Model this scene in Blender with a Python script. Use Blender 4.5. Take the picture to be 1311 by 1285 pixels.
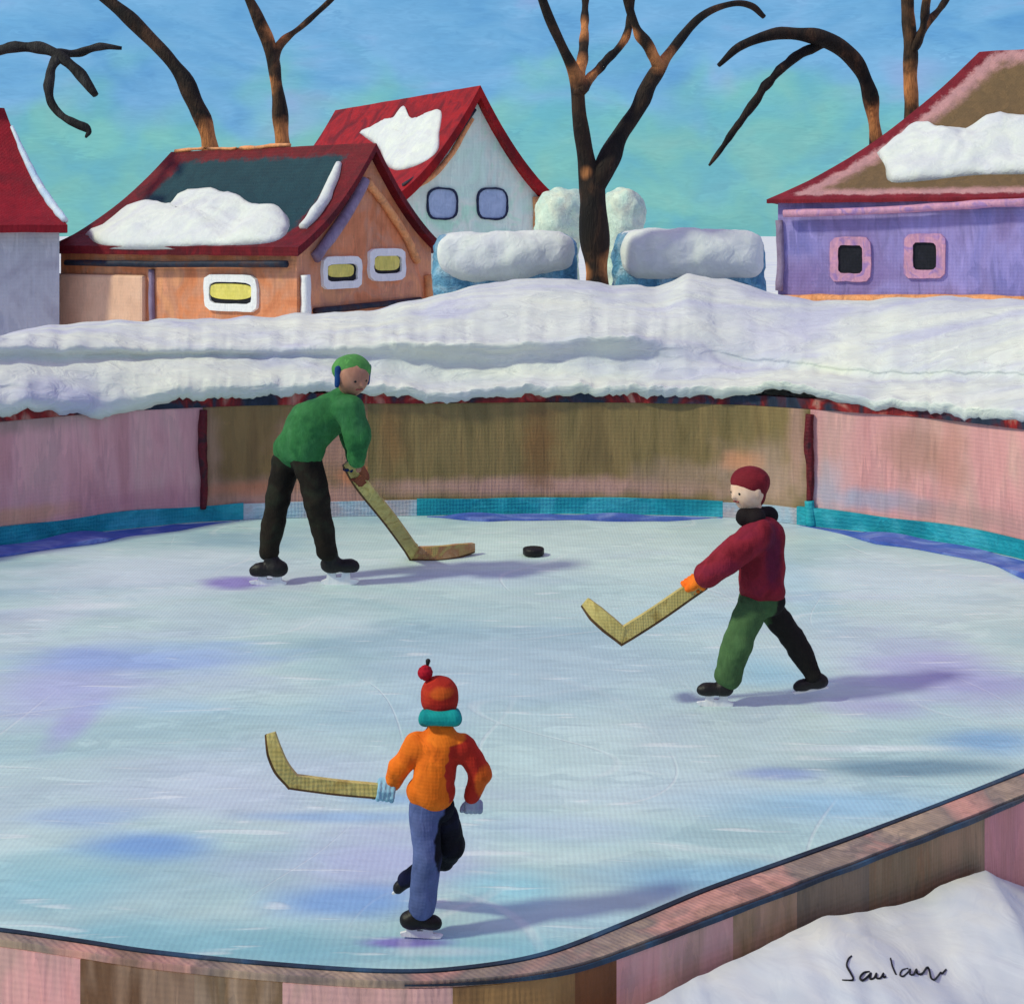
import bpy, bmesh, math, random
import numpy as np
from mathutils import Vector, Matrix, noise as mnoise

R = math.radians
random.seed(7)
for o in list(bpy.data.objects):
    bpy.data.objects.remove(o)
scene = bpy.context.scene
COL = scene.collection

# ------------------------------------------------------------------ camera, sky, sun
F, CX, YH, H = 1800.0, 655.5, 302.0, 2.55      # focal length / centre / horizon measured on a 1311 px wide frame; eye height in m
cam_d = bpy.data.cameras.new('camera')
cam = bpy.data.objects.new('camera', cam_d); COL.objects.link(cam)
cam.location = (0, 0, H); cam.rotation_euler = (R(90), 0, 0)
cam_d.sensor_fit = 'HORIZONTAL'; cam_d.sensor_width = 36
cam_d.lens = 36 * F / 1311; cam_d.shift_y = (YH - 642.5) / 1311
cam_d.clip_start = 0.05; cam_d.clip_end = 12000
scene.camera = cam
scene.view_settings.view_transform = 'Standard'; scene.view_settings.look = 'None'
scene.view_settings.gamma = 1; scene.view_settings.use_curve_mapping = False
scene.view_settings.exposure = 0.0
scene.cycles.max_bounces = 5; scene.cycles.diffuse_bounces = 3; scene.cycles.glossy_bounces = 2

SHX, SHY, EL = 1.0, 0.42, R(43)                 # direction shadows fall, sun elevation
hl = math.hypot(SHX, SHY); hx, hy = SHX / hl, SHY / hl
sun_d = bpy.data.lights.new('sun', 'SUN'); sun_d.energy = 2.4; sun_d.angle = R(5); sun_d.color = (0.97, 1.0, 0.72)
sun = bpy.data.objects.new('sun', sun_d); COL.objects.link(sun)
sun.rotation_euler = Vector((hx * math.cos(EL), hy * math.cos(EL), -math.sin(EL))).to_track_quat('-Z', 'Y').to_euler()
sun.location = (-20, -10, 25)

def lin(c):
    return tuple(((v / 255) / 12.92 if v / 255 <= 0.04045 else ((v / 255 + 0.055) / 1.055) ** 2.4) for v in c)

def rgba(c, g=1.0):
    return tuple(min(0.88, v * g) for v in lin(c)) + (1,)

world = bpy.data.worlds.new('World'); scene.world = world; world.use_nodes = True
def build_world():
    nt = world.node_tree; N = nt.nodes; L = nt.links; N.clear()
    out = N.new('ShaderNodeOutputWorld'); bg = N.new('ShaderNodeBackground'); bg.inputs[1].default_value = 0.1
    L.new(bg.outputs[0], out.inputs[0])
    sky = N.new('ShaderNodeTexSky'); sky.sky_type = 'NISHITA'; sky.sun_disc = False
    sky.sun_elevation = EL; sky.sun_rotation = math.atan2(-hx, -hy)
    tc = N.new('ShaderNodeTexCoord'); sep = N.new('ShaderNodeSeparateXYZ'); L.new(tc.outputs['Generated'], sep.inputs[0])
    def noise(sc, scale, detail=4, dist=0.6):
        m = N.new('ShaderNodeMapping'); m.inputs['Scale'].default_value = sc; L.new(tc.outputs['Generated'], m.inputs[0])
        n = N.new('ShaderNodeTexNoise'); n.inputs['Scale'].default_value = scale; n.inputs['Detail'].default_value = detail
        n.inputs['Distortion'].default_value = dist; L.new(m.outputs[0], n.inputs[0]); return n.outputs[0]
    def ramp(f, stops):
        r = N.new('ShaderNodeValToRGB'); e = r.color_ramp.elements
        while len(e) < len(stops): e.new(0.5)
        for i, (p, c) in enumerate(stops): e[i].position = p; e[i].color = c
        L.new(f, r.inputs[0]); return r.outputs[0]
    def math_(op, a, b, c=None):
        n = N.new('ShaderNodeMath'); n.operation = op
        for i, v in enumerate((a, b, c)):
            if v is None: continue
            if isinstance(v, (int, float)): n.inputs[i].default_value = v
            else: L.new(v, n.inputs[i])
        return n.outputs[0]
    def mix(f, a, b, mode='MIX'):
        n = N.new('ShaderNodeMix'); n.data_type = 'RGBA'; n.blend_type = mode
        if isinstance(f, (int, float)): n.inputs[0].default_value = f
        else: L.new(f, n.inputs[0])
        for i, v in ((6, a), (7, b)):
            if isinstance(v, tuple): n.inputs[i].default_value = v
            else: L.new(v, n.inputs[i])
        return n.outputs[2]
    def maprange(v, a, b, smooth=True):
        n = N.new('ShaderNodeMapRange'); n.interpolation_type = 'SMOOTHSTEP' if smooth else 'LINEAR'
        L.new(v, n.inputs[0]); n.inputs[1].default_value = a; n.inputs[2].default_value = b; return n.outputs[0]
    z = sep.outputs[2]
    n1 = noise((1, 1, 2.6), 9, 3, 1.2)
    blue = ramp(n1, [(0.30, rgba((86, 156, 214))), (0.46, rgba((106, 172, 222))), (0.58, rgba((120, 180, 228))), (0.72, rgba((140, 174, 224)))])
    n2 = noise((1, 1, 1.4), 13, 2, 0.5)
    zz = math_('ADD', z, math_('MULTIPLY_ADD', n2, -0.16, 0.075))
    teal = maprange(zz, 0.115, 0.06)
    tealc = ramp(noise((1, 1, 1.3), 24, 3, 0.4), [(0.35, rgba((96, 182, 196))), (0.55, rgba((112, 192, 186))), (0.7, rgba((126, 196, 184)))])
    c = mix(math_('MULTIPLY', teal, 0.85), blue, tealc)
    # bristle streaks of the clouds
    st = noise((1, 1, 5), 60, 3, 2.0)
    c = mix(1.0, c, ramp(st, [(0.25, (0.9, 0.92, 0.93, 1)), (0.75, (1.1, 1.08, 1.06, 1))]), 'MULTIPLY')
    mpd = N.new('ShaderNodeMapping'); mpd.inputs['Scale'].default_value = (1, 1, 2.2); mpd.inputs['Rotation'].default_value = (0, 0.35, 0); L.new(tc.outputs['Generated'], mpd.inputs[0])
    wv = N.new('ShaderNodeVectorMath'); wv.operation = 'MULTIPLY_ADD'; cm = N.new('ShaderNodeCombineXYZ'); L.new(st, cm.inputs[0]); L.new(n1, cm.inputs[2])
    L.new(cm.outputs[0], wv.inputs[0]); wv.inputs[1].default_value = (0.06, 0, 0.08); L.new(mpd.outputs[0], wv.inputs[2])
    vd = N.new('ShaderNodeTexVoronoi'); vd.inputs['Scale'].default_value = 26; L.new(wv.outputs[0], vd.inputs['Vector'])
    sd_ = N.new('ShaderNodeSeparateColor'); L.new(vd.outputs['Color'], sd_.inputs[0])
    c = mix(1.0, c, ramp(sd_.outputs[0], [(0.0, (0.93, 0.95, 0.97, 1)), (1.0, (1.07, 1.05, 1.03, 1))]), 'MULTIPLY')
    # upper sky above the frame: flat lavender tint added to purple the shadows
    hi = maprange(z, 0.18, 0.55)
    c = mix(hi, c, (0.475, 0.40, 0.65, 1))
    ten = N.new('ShaderNodeVectorMath'); ten.operation = 'SCALE'; ten.inputs[3].default_value = 10.0; L.new(c, ten.inputs[0])
    fin = mix(0.12, ten.outputs[0], sky.outputs[0])
    L.new(fin, bg.inputs[0])
build_world()

# ------------------------------------------------------------------ helpers
def W(px, py, Y):
    return Vector(((px - CX) / F * Y, Y, H - (py - YH) / F * Y))
def ground(px, py, z=0.0):
    Y = F * (H - z) / (py - YH)
    return Vector(((px - CX) / F * Y, Y, z))
def ray(px, py):
    return Vector(((px - CX) / F, 1.0, -(py - YH) / F))
CAMP = Vector((0, 0, H))

def paint(name, cols, g=1.0, scale=2.0, stretch=(1, 1, 1), bump=0.35, weave=30.0, plane='v', rough=0.6, blobs=(), contrast=0.14,
          bscale=22.0, bstretch=None, edge=None, wstr=0.3, spec=0.3, dist=0.018, dab=0.4, scratches=False):
    """brushy hand-painted surface: drifting colour, bristle streaks and a fine weave in the relief"""
    m = bpy.data.materials.new(name); m.use_nodes = True
    nt = m.node_tree; N = nt.nodes; L = nt.links
    bs = N['Principled BSDF']; bs.inputs['Roughness'].default_value = rough; bs.inputs['Specular IOR Level'].default_value = spec
    tc = N.new('ShaderNodeTexCoord'); co = tc.outputs['Object']
    def val(v, sock):
        if isinstance(v, (int, float)): sock.default_value = v
        elif isinstance(v, tuple): sock.default_value = v
        else: L.new(v, sock)
    def math_(op, a, b=None, c=None):
        n = N.new('ShaderNodeMath'); n.operation = op
        for i, v in enumerate((a, b, c)):
            if v is not None: val(v, n.inputs[i])
        return n.outputs[0]
    def noise(st, sc, detail=3, distn=0.8):
        mp = N.new('ShaderNodeMapping'); mp.inputs['Scale'].default_value = st; L.new(co, mp.inputs[0])
        n = N.new('ShaderNodeTexNoise'); n.inputs['Scale'].default_value = sc; n.inputs['Detail'].default_value = detail
        n.inputs['Distortion'].default_value = distn; L.new(mp.outputs[0], n.inputs[0]); return n.outputs[0]
    def mix(f, a, b, mode='MIX'):
        n = N.new('ShaderNodeMix'); n.data_type = 'RGBA'; n.blend_type = mode
        val(f, n.inputs[0]); val(a, n.inputs[6]); val(b, n.inputs[7]); return n.outputs[2]
    def maprange(v, a, b):
        n = N.new('ShaderNodeMapRange'); n.interpolation_type = 'SMOOTHSTEP'
        val(v, n.inputs[0]); n.inputs[1].default_value = a; n.inputs[2].default_value = b; return n.outputs[0]
    base = noise(stretch, scale, 3, 1.0)
    r = N.new('ShaderNodeValToRGB'); e = r.color_ramp.elements
    k = len(cols)
    while len(e) < k: e.new(0.5)
    for i, c in enumerate(cols):
        e[i].position = 0.5 if k == 1 else 0.34 + 0.32 * i / (k - 1); e[i].color = rgba(c, g)
    if k == 1: e[1].color = rgba(cols[0], g)
    L.new(base, r.inputs[0]); col = r.outputs[0]
    wob = noise((1, 1, 1) if plane == 'v' else (0.45, 1, 1), 5.0 if plane == 'v' else 3.2, 2, 0.0)
    wobf = noise((1, 1, 1), 28.0, 1, 0.0)
    if edge:
        # border bands measured from the slope's edges (stored on the mesh)
        at = N.new('ShaderNodeAttribute'); at.attribute_name = 'edge'
        ev = math_('ADD', at.outputs['Fac'], math_('ADD', math_('MULTIPLY_ADD', wob, 0.22, -0.11), math_('MULTIPLY_ADD', wobf, 0.10, -0.05)))
        for (d, c, soft) in edge:
            col = mix(maprange(ev, d - soft, d + soft), col, c if not isinstance(c, tuple) else rgba(c, g))
    for b in blobs:
        cen, rad, c, stg = b[:4]
        lo, hi = (b[4], b[5]) if len(b) > 4 else (1.35, 0.2)
        v1 = N.new('ShaderNodeVectorMath'); v1.operation = 'SUBTRACT'; L.new(co, v1.inputs[0]); v1.inputs[1].default_value = cen
        v2 = N.new('ShaderNodeVectorMath'); v2.operation = 'MULTIPLY'; L.new(v1.outputs[0], v2.inputs[0])
        v2.inputs[1].default_value = tuple((1 / q if q else 0) for q in rad)
        v3 = N.new('ShaderNodeVectorMath'); v3.operation = 'LENGTH'; L.new(v2.outputs[0], v3.inputs[0])
        d = math_('ADD', v3.outputs['Value'], math_('MULTIPLY_ADD', wob, 1.1, -0.55) if len(b) <= 6 else math_('MULTIPLY_ADD', wobf, b[6], -b[6] / 2))
        mk = N.new('ShaderNodeMapRange'); mk.interpolation_type = 'SMOOTHSTEP'
        L.new(d, mk.inputs[0]); mk.inputs[1].default_value = hi; mk.inputs[2].default_value = lo
        mk.inputs[3].default_value = stg; mk.inputs[4].default_value = 0.0
        col = mix(mk.outputs[0], col, rgba(c, g))
    bst = bstretch or ((1, 1, 0.22) if plane == 'v' else (0.22, 1, 1))
    streak = noise(bst, bscale, 3, 1.4)
    rr = N.new('ShaderNodeValToRGB'); rr.color_ramp.elements[0].position = 0.28; rr.color_ramp.elements[1].position = 0.72
    rr.color_ramp.elements[0].color = (1 - contrast,) * 3 + (1,); rr.color_ramp.elements[1].color = (1 + contrast,) * 3 + (1,)
    L.new(streak, rr.inputs[0])
    col = mix(1.0, col, rr.outputs[0], 'MULTIPLY')
    mp = N.new('ShaderNodeMapping'); mp.inputs['Scale'].default_value = tuple(0.35 + 0.65 * q for q in bst); mp.inputs['Rotation'].default_value = (0, 0.5 if plane == 'v' else 0, 0 if plane == 'v' else 0.12); L.new(co, mp.inputs[0])
    vw = N.new('ShaderNodeVectorMath'); vw.operation = 'ADD'; L.new(mp.outputs[0], vw.inputs[0])
    vs_ = N.new('ShaderNodeVectorMath'); vs_.operation = 'SCALE'; vs_.inputs[3].default_value = 4.0 / bscale; 
    cmb = N.new('ShaderNodeCombineXYZ'); L.new(streak, cmb.inputs[0]); L.new(wob, cmb.inputs[1]); L.new(streak, cmb.inputs[2]); L.new(cmb.outputs[0], vs_.inputs[0]); L.new(vs_.outputs[0], vw.inputs[1])
    vo = N.new('ShaderNodeTexVoronoi'); vo.inputs['Scale'].default_value = bscale * dab; L.new(vw.outputs[0], vo.inputs['Vector'])
    sv = N.new('ShaderNodeSeparateColor'); L.new(vo.outputs['Color'], sv.inputs[0])
    dm = N.new('ShaderNodeMix'); dm.data_type = 'RGBA'; L.new(sv.outputs[0], dm.inputs[0]); da = min(0.16, contrast * 0.9)
    dm.inputs[6].default_value = (1 - da, 1 - da * 0.85, 1 - da * 0.6, 1); dm.inputs[7].default_value = (1 + da, 1 + da * 0.85, 1 + da * 0.7, 1)
    col = mix(1.0, col, dm.outputs[2], 'MULTIPLY')
    L.new(col, bs.inputs['Base Color'])
    scr = None
    if scratches:
        # scraped frost streaks and the thin curved cuts of skate blades
        f1 = maprange(noise((0.16, 1, 1), 13.0, 2, 0.6), 0.63, 0.74)
        col = mix(math_('MULTIPLY', f1, 0.45), col, rgba((226, 232, 232), g))
        gate = maprange(noise((1, 1, 1), 0.9, 1, 0.0), 0.45, 0.62)
        for sc_, st_ in ((0.55, (0.6, 1, 1)), (0.8, (1, 0.5, 1))):
            cut = maprange(math_('ABSOLUTE', math_('SUBTRACT', noise(st_, sc_, 0, 0.4), 0.5)), 0.0045, 0.001)
            cut = math_('MULTIPLY', cut, gate)
            col = mix(math_('MULTIPLY', cut, 0.22), col, rgba((232, 236, 238), g))
            scr = cut if scr is None else math_('MAXIMUM', scr, cut)
        scr = math_('ADD', math_('MULTIPLY', f1, 0.5), math_('MULTIPLY', scr, -0.5))
        L.new(col, bs.inputs['Base Color'])
    # relief: bristle ridges + weave
    hgt = math_('ADD', streak, math_('MULTIPLY', sv.outputs[0], 0.12))
    if weave:
        sp = N.new('ShaderNodeSeparateXYZ'); L.new(co, sp.inputs[0])
        if plane == 'v':
            a = math_('ADD', sp.outputs[0], sp.outputs[1]); b = sp.outputs[2]
            ka = kb = weave
        else:
            a, b = sp.outputs[0], sp.outputs[1]; ka, kb = weave, weave * 0.55
        jit = math_('MULTIPLY', wobf, 3.0)
        wa = math_('SINE', math_('MULTIPLY_ADD', a, ka * 6.283, jit)); wb = math_('SINE', math_('MULTIPLY_ADD', b, kb * 6.283, jit))
        hgt = math_('ADD', hgt, math_('MULTIPLY', math_('ADD', wa, wb), wstr * 0.32))
    if scr is not None: hgt = math_('ADD', hgt, scr)
    bp = N.new('ShaderNodeBump'); bp.inputs['Strength'].default_value = bump; bp.inputs['Distance'].default_value = dist
    L.new(hgt, bp.inputs['Height']); L.new(bp.outputs[0], bs.inputs['Normal'])
    return m

def link(name, me, mats, parent=None, loc=None, smooth=True):
    me.name = name
    o = bpy.data.objects.new(name, me); COL.objects.link(o)
    for m in (mats if isinstance(mats, (list, tuple)) else [mats]): me.materials.append(m)
    if smooth:
        for p in me.polygons: p.use_smooth = True
    if parent: o.parent = parent
    if loc is not None: o.location = loc
    return o
def mesh(verts, faces):
    me = bpy.data.meshes.new('m'); me.from_pydata([tuple(v) for v in verts], [], faces); me.update()
    bm = bmesh.new(); bm.from_mesh(me); bmesh.ops.recalc_face_normals(bm, faces=bm.faces); bm.to_mesh(me); bm.free()
    return me
def tag(o, label, cat, group=None):
    o['label'] = label; o['category'] = cat
    if group: o['group'] = group
    return o
def struct(o): o['kind'] = 'structure'; return o
def thing(name, loc, label, cat, rz=0, group=None):
    o = bpy.data.objects.new(name, None); COL.objects.link(o); o.location = loc; o.rotation_euler = (0, 0, rz)
    o.empty_display_size = 0.2
    return tag(o, label, cat, group)

def catmull(pts, n):
    pts = [Vector(p) if not isinstance(p, Vector) else p for p in pts]
    out = []
    P = [pts[0] * 2 - pts[1]] + pts + [pts[-1] * 2 - pts[-2]]
    for i in range(1, len(P) - 2):
        for k in range(n):
            t = k / n; a, b, c, d = P[i - 1], P[i], P[i + 1], P[i + 2]
            out.append(0.5 * ((2 * b) + (c - a) * t + (2 * a - 5 * b + 4 * c - d) * t * t + (3 * b - a - 3 * c + d) * t ** 3))
    out.append(pts[-1]); return out

def tube(pts, radii, seg=10, n=6, rough=0.0, seed=0, flat=None, rfreq=3.0):
    """verts, faces of a tapering round limb through pts"""
    c = catmull(pts, n); rr = np.interp(np.linspace(0, 1, len(c)), np.linspace(0, 1, len(radii)), radii)
    vs, fs = [], []
    up = Vector((0, 1, 0.01))
    for i, p in enumerate(c):
        t = (c[min(i + 1, len(c) - 1)] - c[max(i - 1, 0)]).normalized()
        a = t.cross(up).normalized(); b = a.cross(t).normalized()
        for k in range(seg):
            th = 2 * math.pi * k / seg
            d = a * math.cos(th) + b * math.sin(th) * (flat or 1)
            q = p + d * rr[i]
            if rough: q = q + d * rr[i] * rough * mnoise.noise(q * rfreq / max(rr.max(), .03) * 0.12 + Vector((seed, 0, 0)))
            vs.append(q)
    for i in range(len(c) - 1):
        for k in range(seg):
            fs.append((i * seg + k, i * seg + (k + 1) % seg, (i + 1) * seg + (k + 1) % seg, (i + 1) * seg + k))
    fs.append(tuple(range(seg - 1, -1, -1))); fs.append(tuple(range((len(c) - 1) * seg, len(c) * seg)))
    return vs, fs
def merge(parts):
    vs, fs = [], []
    for v, f in parts:
        n = len(vs); vs += list(v); fs += [tuple(i + n for i in q) for q in f]
    return mesh(vs, fs)

def boxv(x0, x1, y0, y1, z0, z1):
    v = [Vector(p) for p in ((x0, y0, z0), (x1, y0, z0), (x1, y1, z0), (x0, y1, z0), (x0, y0, z1), (x1, y0, z1), (x1, y1, z1), (x0, y1, z1))]
    return v, [(0, 3, 2, 1), (4, 5, 6, 7), (0, 1, 5, 4), (1, 2, 6, 5), (2, 3, 7, 6), (3, 0, 4, 7)]
def bevel(me, w, seg=2):
    bm = bmesh.new(); bm.from_mesh(me)
    bmesh.ops.bevel(bm, geom=list(bm.edges), offset=w, segments=seg, affect='EDGES', profile=0.6)
    bm.to_mesh(me); bm.free(); return me

# --- smooth-union bodies, polygonised with surface nets
def sdf_mesh(prims, h, k=0.02, rough=0.0, rf=9.0):
    """prims: (a, b, ra, rb) round cones or ('e', centre, radii, rotation) ellipsoids"""
    lo = np.full(3, 1e9); hi = np.full(3, -1e9)
    for p in prims:
        if p[0] in ('e', 'b'): c = np.array(p[1]); r = max(p[2]); lo = np.minimum(lo, c - r); hi = np.maximum(hi, c + r)
        else:
            for q, r in ((p[0], p[2]), (p[1], p[3])):
                q = np.array(q); lo = np.minimum(lo, q - r); hi = np.maximum(hi, q + r)
    lo -= 3 * h + k; hi += 3 * h + k
    n = np.ceil((hi - lo) / h).astype(int) + 1
    X = np.stack(np.meshgrid(*[lo[i] + h * np.arange(n[i]) for i in range(3)], indexing='ij'), -1)
    D = None
    for p in prims:
        if p[0] == 'b':
            q = np.abs(X - np.array(p[1])) - (np.array(p[2]) - p[3])
            d = np.linalg.norm(np.maximum(q, 0), axis=-1) + np.minimum(q.max(-1), 0) - p[3]
        elif p[0] == 'e':
            q = X - np.array(p[1]); r = np.array(p[2])
            if len(p) > 3 and p[3] is not None: q = q @ np.array(p[3])
            k0 = np.linalg.norm(q / r, axis=-1); k1 = np.linalg.norm(q / (r * r), axis=-1) + 1e-9
            d = k0 * (k0 - 1) / k1
        else:
            a, b = np.array(p[0]), np.array(p[1]); ba = b - a; L2 = ba @ ba + 1e-12
            t = np.clip(((X - a) @ ba) / L2, 0, 1)
            d = np.linalg.norm(X - a - t[..., None] * ba, axis=-1) - (p[2] + (p[3] - p[2]) * t)
        if D is None: D = d
        else:
            hh = np.clip(0.5 + 0.5 * (D - d) / k, 0, 1); D = D * (1 - hh) + d * hh - k * hh * (1 - hh)
    I = D < 0
    nx, ny, nz = I.shape
    cnt = np.zeros((nx - 1, ny - 1, nz - 1)); pos = np.zeros((nx - 1, ny - 1, nz - 1, 3))
    corners = [(i, j, l) for i in (0, 1) for j in (0, 1) for l in (0, 1)]
    sl = lambda A, c: A[c[0]:c[0] + nx - 1, c[1]:c[1] + ny - 1, c[2]:c[2] + nz - 1]
    for c0 in corners:
        for ax in range(3):
            if c0[ax] == 0:
                c1 = list(c0); c1[ax] = 1
                d0, d1 = sl(D, c0), sl(D, c1); m = (d0 < 0) != (d1 < 0)
                t = np.where(m, d0 / np.where(m, d0 - d1, 1), 0)
                pp = np.zeros(m.shape + (3,)); pp[...] = c0; pp[..., ax] += t
                pos += pp * m[..., None]; cnt += m
    act = cnt > 0; idx = -np.ones(act.shape, int); idx[act] = np.arange(act.sum())
    gi = np.argwhere(act)
    V = lo + h * (gi + pos[act] / cnt[act][:, None])
    Fs = []
    for ax in range(3):
        s0 = [slice(None)] * 3; s1 = [slice(None)] * 3; s0[ax] = slice(0, -1); s1[ax] = slice(1, None)
        m = I[tuple(s0)] != I[tuple(s1)]
        e = np.argwhere(m); sgn = I[tuple(s0)][m]
        u, v = (ax + 1) % 3, (ax + 2) % 3
        quad = []
        for du, dv in ((0, 0), (-1, 0), (-1, -1), (0, -1)):
            c = e.copy(); c[:, u] += du; c[:, v] += dv; quad.append(idx[c[:, 0], c[:, 1], c[:, 2]])
        q = np.stack(quad, 1); q[~sgn] = q[~sgn][:, ::-1]; Fs.append(q)
    Fs = np.concatenate(Fs)
    me = bpy.data.meshes.new('m'); me.from_pydata(V.tolist(), [], Fs.tolist()); me.update()
    bm = bmesh.new(); bm.from_mesh(me)
    bmesh.ops.smooth_vert(bm, verts=bm.verts, factor=0.4, use_axis_x=True, use_axis_y=True, use_axis_z=True)
    bm.normal_update()
    if rough:
        for v in bm.verts:
            v.co += v.normal * rough * mnoise.fractal(v.co * rf, 1.0, 2.0, 3)
    bmesh.ops.recalc_face_normals(bm, faces=bm.faces)
    bm.to_mesh(me); bm.free()
    return me

# ------------------------------------------------------------------ palette
G = 1.12
snow_cols = [(204, 206, 222), (222, 226, 222), (233, 236, 222)]
M_snow = paint('snow', snow_cols, 0.92, 1.1, (0.5, 1, 1), bump=0.6, weave=0, plane='v', contrast=0.06, bscale=6, bstretch=(0.5, 1, 1.3), rough=0.75, dist=0.05, wstr=0.12)
M_snow_roof = paint('roof_snow', [(222, 224, 228), (234, 238, 230)], 0.93, 2, bump=0.32, weave=0, contrast=0.04, bscale=7, bstretch=(1, 1, 1), rough=0.7, dist=0.05)
M_snow_blue = paint('blue_snow', [(176, 200, 224), (214, 224, 232)], 1.1, 2, bump=0.5, weave=0, contrast=0.05, bscale=9, rough=0.7, dist=0.04)
M_field = paint('snow_field', snow_cols, 1.1, 0.5, bump=0.4, weave=0, plane='h', contrast=0.04, bscale=3)
M_skin = paint('skin', [(232, 190, 160), (240, 204, 178)], 1.0, 12, bump=0.1, weave=0, contrast=0.05)
M_skin_dark = paint('tan_skin', [(168, 116, 94), (186, 132, 108)], 1.0, 12, bump=0.1, weave=0, contrast=0.06)
M_black = paint('black_leather', [(16, 14, 16), (26, 23, 24)], 1.0, 8, bump=0.3, weave=0, contrast=0.2, rough=0.5)
M_steel = paint('white_steel', [(214, 220, 228), (232, 236, 240)], 1.1, 9, bump=0.2, weave=0, contrast=0.06, rough=0.4)
M_eye = paint('eye', [(20, 18, 20)], 1, bump=0, weave=0, rough=0.3)
M_lip = paint('lip', [(150, 70, 66)], 1, bump=0, weave=0)

# ------------------------------------------------------------------ rink plan
zb = 1.05
back_px = [(-330, 752), (-180, 723), (0, 697), (150, 676), (300, 664), (420, 660), (540, 658), (730, 656), (920, 660), (1040, 671), (1180, 688), (1311, 713), (1460, 760), (1560, 800)]
back = [ground(*p) for p in back_px]
near_px = [(-300, 1170), (-120, 1180), (0, 1192), (100, 1206), (200, 1221), (350, 1236), (500, 1245), (600, 1240), (700, 1222), (800, 1184), (900, 1142), (1000, 1106), (1100, 1070), (1200, 1032), (1311, 988), (1480, 918)]
near = []
for x, y in near_px:
    p = ground(x, y, zb); p.z = 0; near.append(p)
near_c = catmull(near, 8); back_c = catmull(back, 8)
right_c = catmull([near[-1], Vector((3.6, 5.9, 0)), Vector((4.9, 7.6, 0)), back[-1]], 8)
left_c = catmull([back[0], Vector((-8.2, 8.6, 0)), Vector((-7.0, 5.0, 0)), near[0]], 8)
loop = near_c + right_c[1:-1] + back_c[::-1] + left_c[1:-1]

# ground and ice
def disc(name, rad, z, m, n=96, rings=9):
    vs = [Vector((0, 0, z))]; fs = []
    rs = [rad * (i / rings) ** 3 + 20 * i / rings for i in range(1, rings + 1)]
    for r in rs:
        for k in range(n):
            a = 2 * math.pi * k / n; vs.append(Vector((r * math.cos(a), r * math.sin(a), z)))
    for k in range(n): fs.append((0, 1 + k, 1 + (k + 1) % n))
    for i in range(rings - 1):
        for k in range(n):
            fs.append((1 + i * n + k, 1 + (i + 1) * n + k, 1 + (i + 1) * n + (k + 1) % n, 1 + i * n + (k + 1) % n))
    return link(name, mesh(vs, fs), m)
struct(disc('ground', 6000, -0.03, M_field))

ice_blobs = []
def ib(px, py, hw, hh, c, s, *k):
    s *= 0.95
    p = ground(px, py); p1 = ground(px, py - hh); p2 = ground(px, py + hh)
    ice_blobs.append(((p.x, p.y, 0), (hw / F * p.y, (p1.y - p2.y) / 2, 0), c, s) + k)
ib(700, 695, 330, 40, (200, 222, 214), 0.8)
ib(220, 735, 240, 34, (204, 216, 224), 0.8)
ib(700, 860, 300, 70, (186, 206, 214), 0.6)
ib(90, 870, 110, 52, (168, 172, 214), 0.75)
ib(190, 842, 190, 22, (140, 168, 216), 0.8)
ib(1180, 740, 180, 40, (192, 212, 224), 0.6)
ib(330, 1000, 240, 60, (186, 196, 214), 0.6)
ib(190, 1082, 90, 22, (104, 150, 208), 0.85)
ib(110, 1045, 90, 16, (140, 170, 212), 0.6)
ib(470, 1100, 170, 40, (168, 172, 212), 0.75)
ib(440, 1156, 110, 24, (108, 152, 208), 0.85)
ib(660, 1140, 80, 30, (138, 200, 214), 0.8)
ib(60, 1130, 140, 40, (140, 192, 200), 0.8)
ib(300, 1208, 360, 36, (118, 176, 188), 0.85)
ib(620, 1222, 260, 26, (116, 176, 192), 0.8)
ib(900, 1120, 170, 22, (118, 172, 202), 0.75)
ib(1160, 982, 170, 13, (92, 130, 150), 0.85)
ib(1270, 950, 80, 20, (104, 158, 206), 0.7)
ib(1090, 1032, 240, 30, (132, 182, 212), 0.75)
ib(1010, 740, 40, 60, (150, 196, 218), 0.4)
ib(985, 860, 70, 26, (140, 192, 214), 0.6)
ib(420, 1045, 130, 8, (126, 168, 214), 0.6)
ib(120, 776, 70, 5, (220, 228, 232), 0.6)
ib(1120, 958, 130, 5, (220, 228, 232), 0.6)
ib(1215, 868, 130, 44, (160, 150, 208), 0.7)  # violet shadow of the maroon skater painted into the ice colour
ib(1120, 905, 80, 14, (150, 132, 200), 0.5)  # deeper violet stroke of the same painted shadow
ib(300, 746, 56, 9, (128, 108, 186), 0.85, 1.2, 0.4)  # painted shadow stroke left of the green skater's feet
ib(515, 1206, 70, 9, (118, 92, 180), 0.85, 1.2, 0.4)  # painted shadow stroke at the feet of the child in orange
ib(555, 1218, 90, 8, (206, 214, 222), 0.5)
ib(95, 925, 26, 40, (166, 166, 212), 0.7)
ib(40, 800, 60, 40, (196, 206, 216), 0.5)
ib(230, 905, 120, 14, (146, 186, 214), 0.5)
ib(420, 800, 90, 16, (196, 214, 216), 0.6)
ib(830, 1010, 160, 40, (190, 214, 216), 0.5)
ib(1000, 990, 60, 9, (120, 140, 200), 0.6)
ib(730, 1060, 120, 20, (178, 196, 218), 0.5)
ib(760, 1180, 120, 20, (150, 190, 206), 0.5)
ib(500, 1022, 70, 10, (128, 172, 212), 0.6)
ib(600, 740, 160, 12, (176, 196, 214), 0.5)
ib(480, 905, 120, 26, (176, 204, 216), 0.4)
ib(910, 790, 90, 18, (178, 206, 218), 0.5)
ib(650, 950, 60, 60, (184, 210, 206), 0.5)
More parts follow.
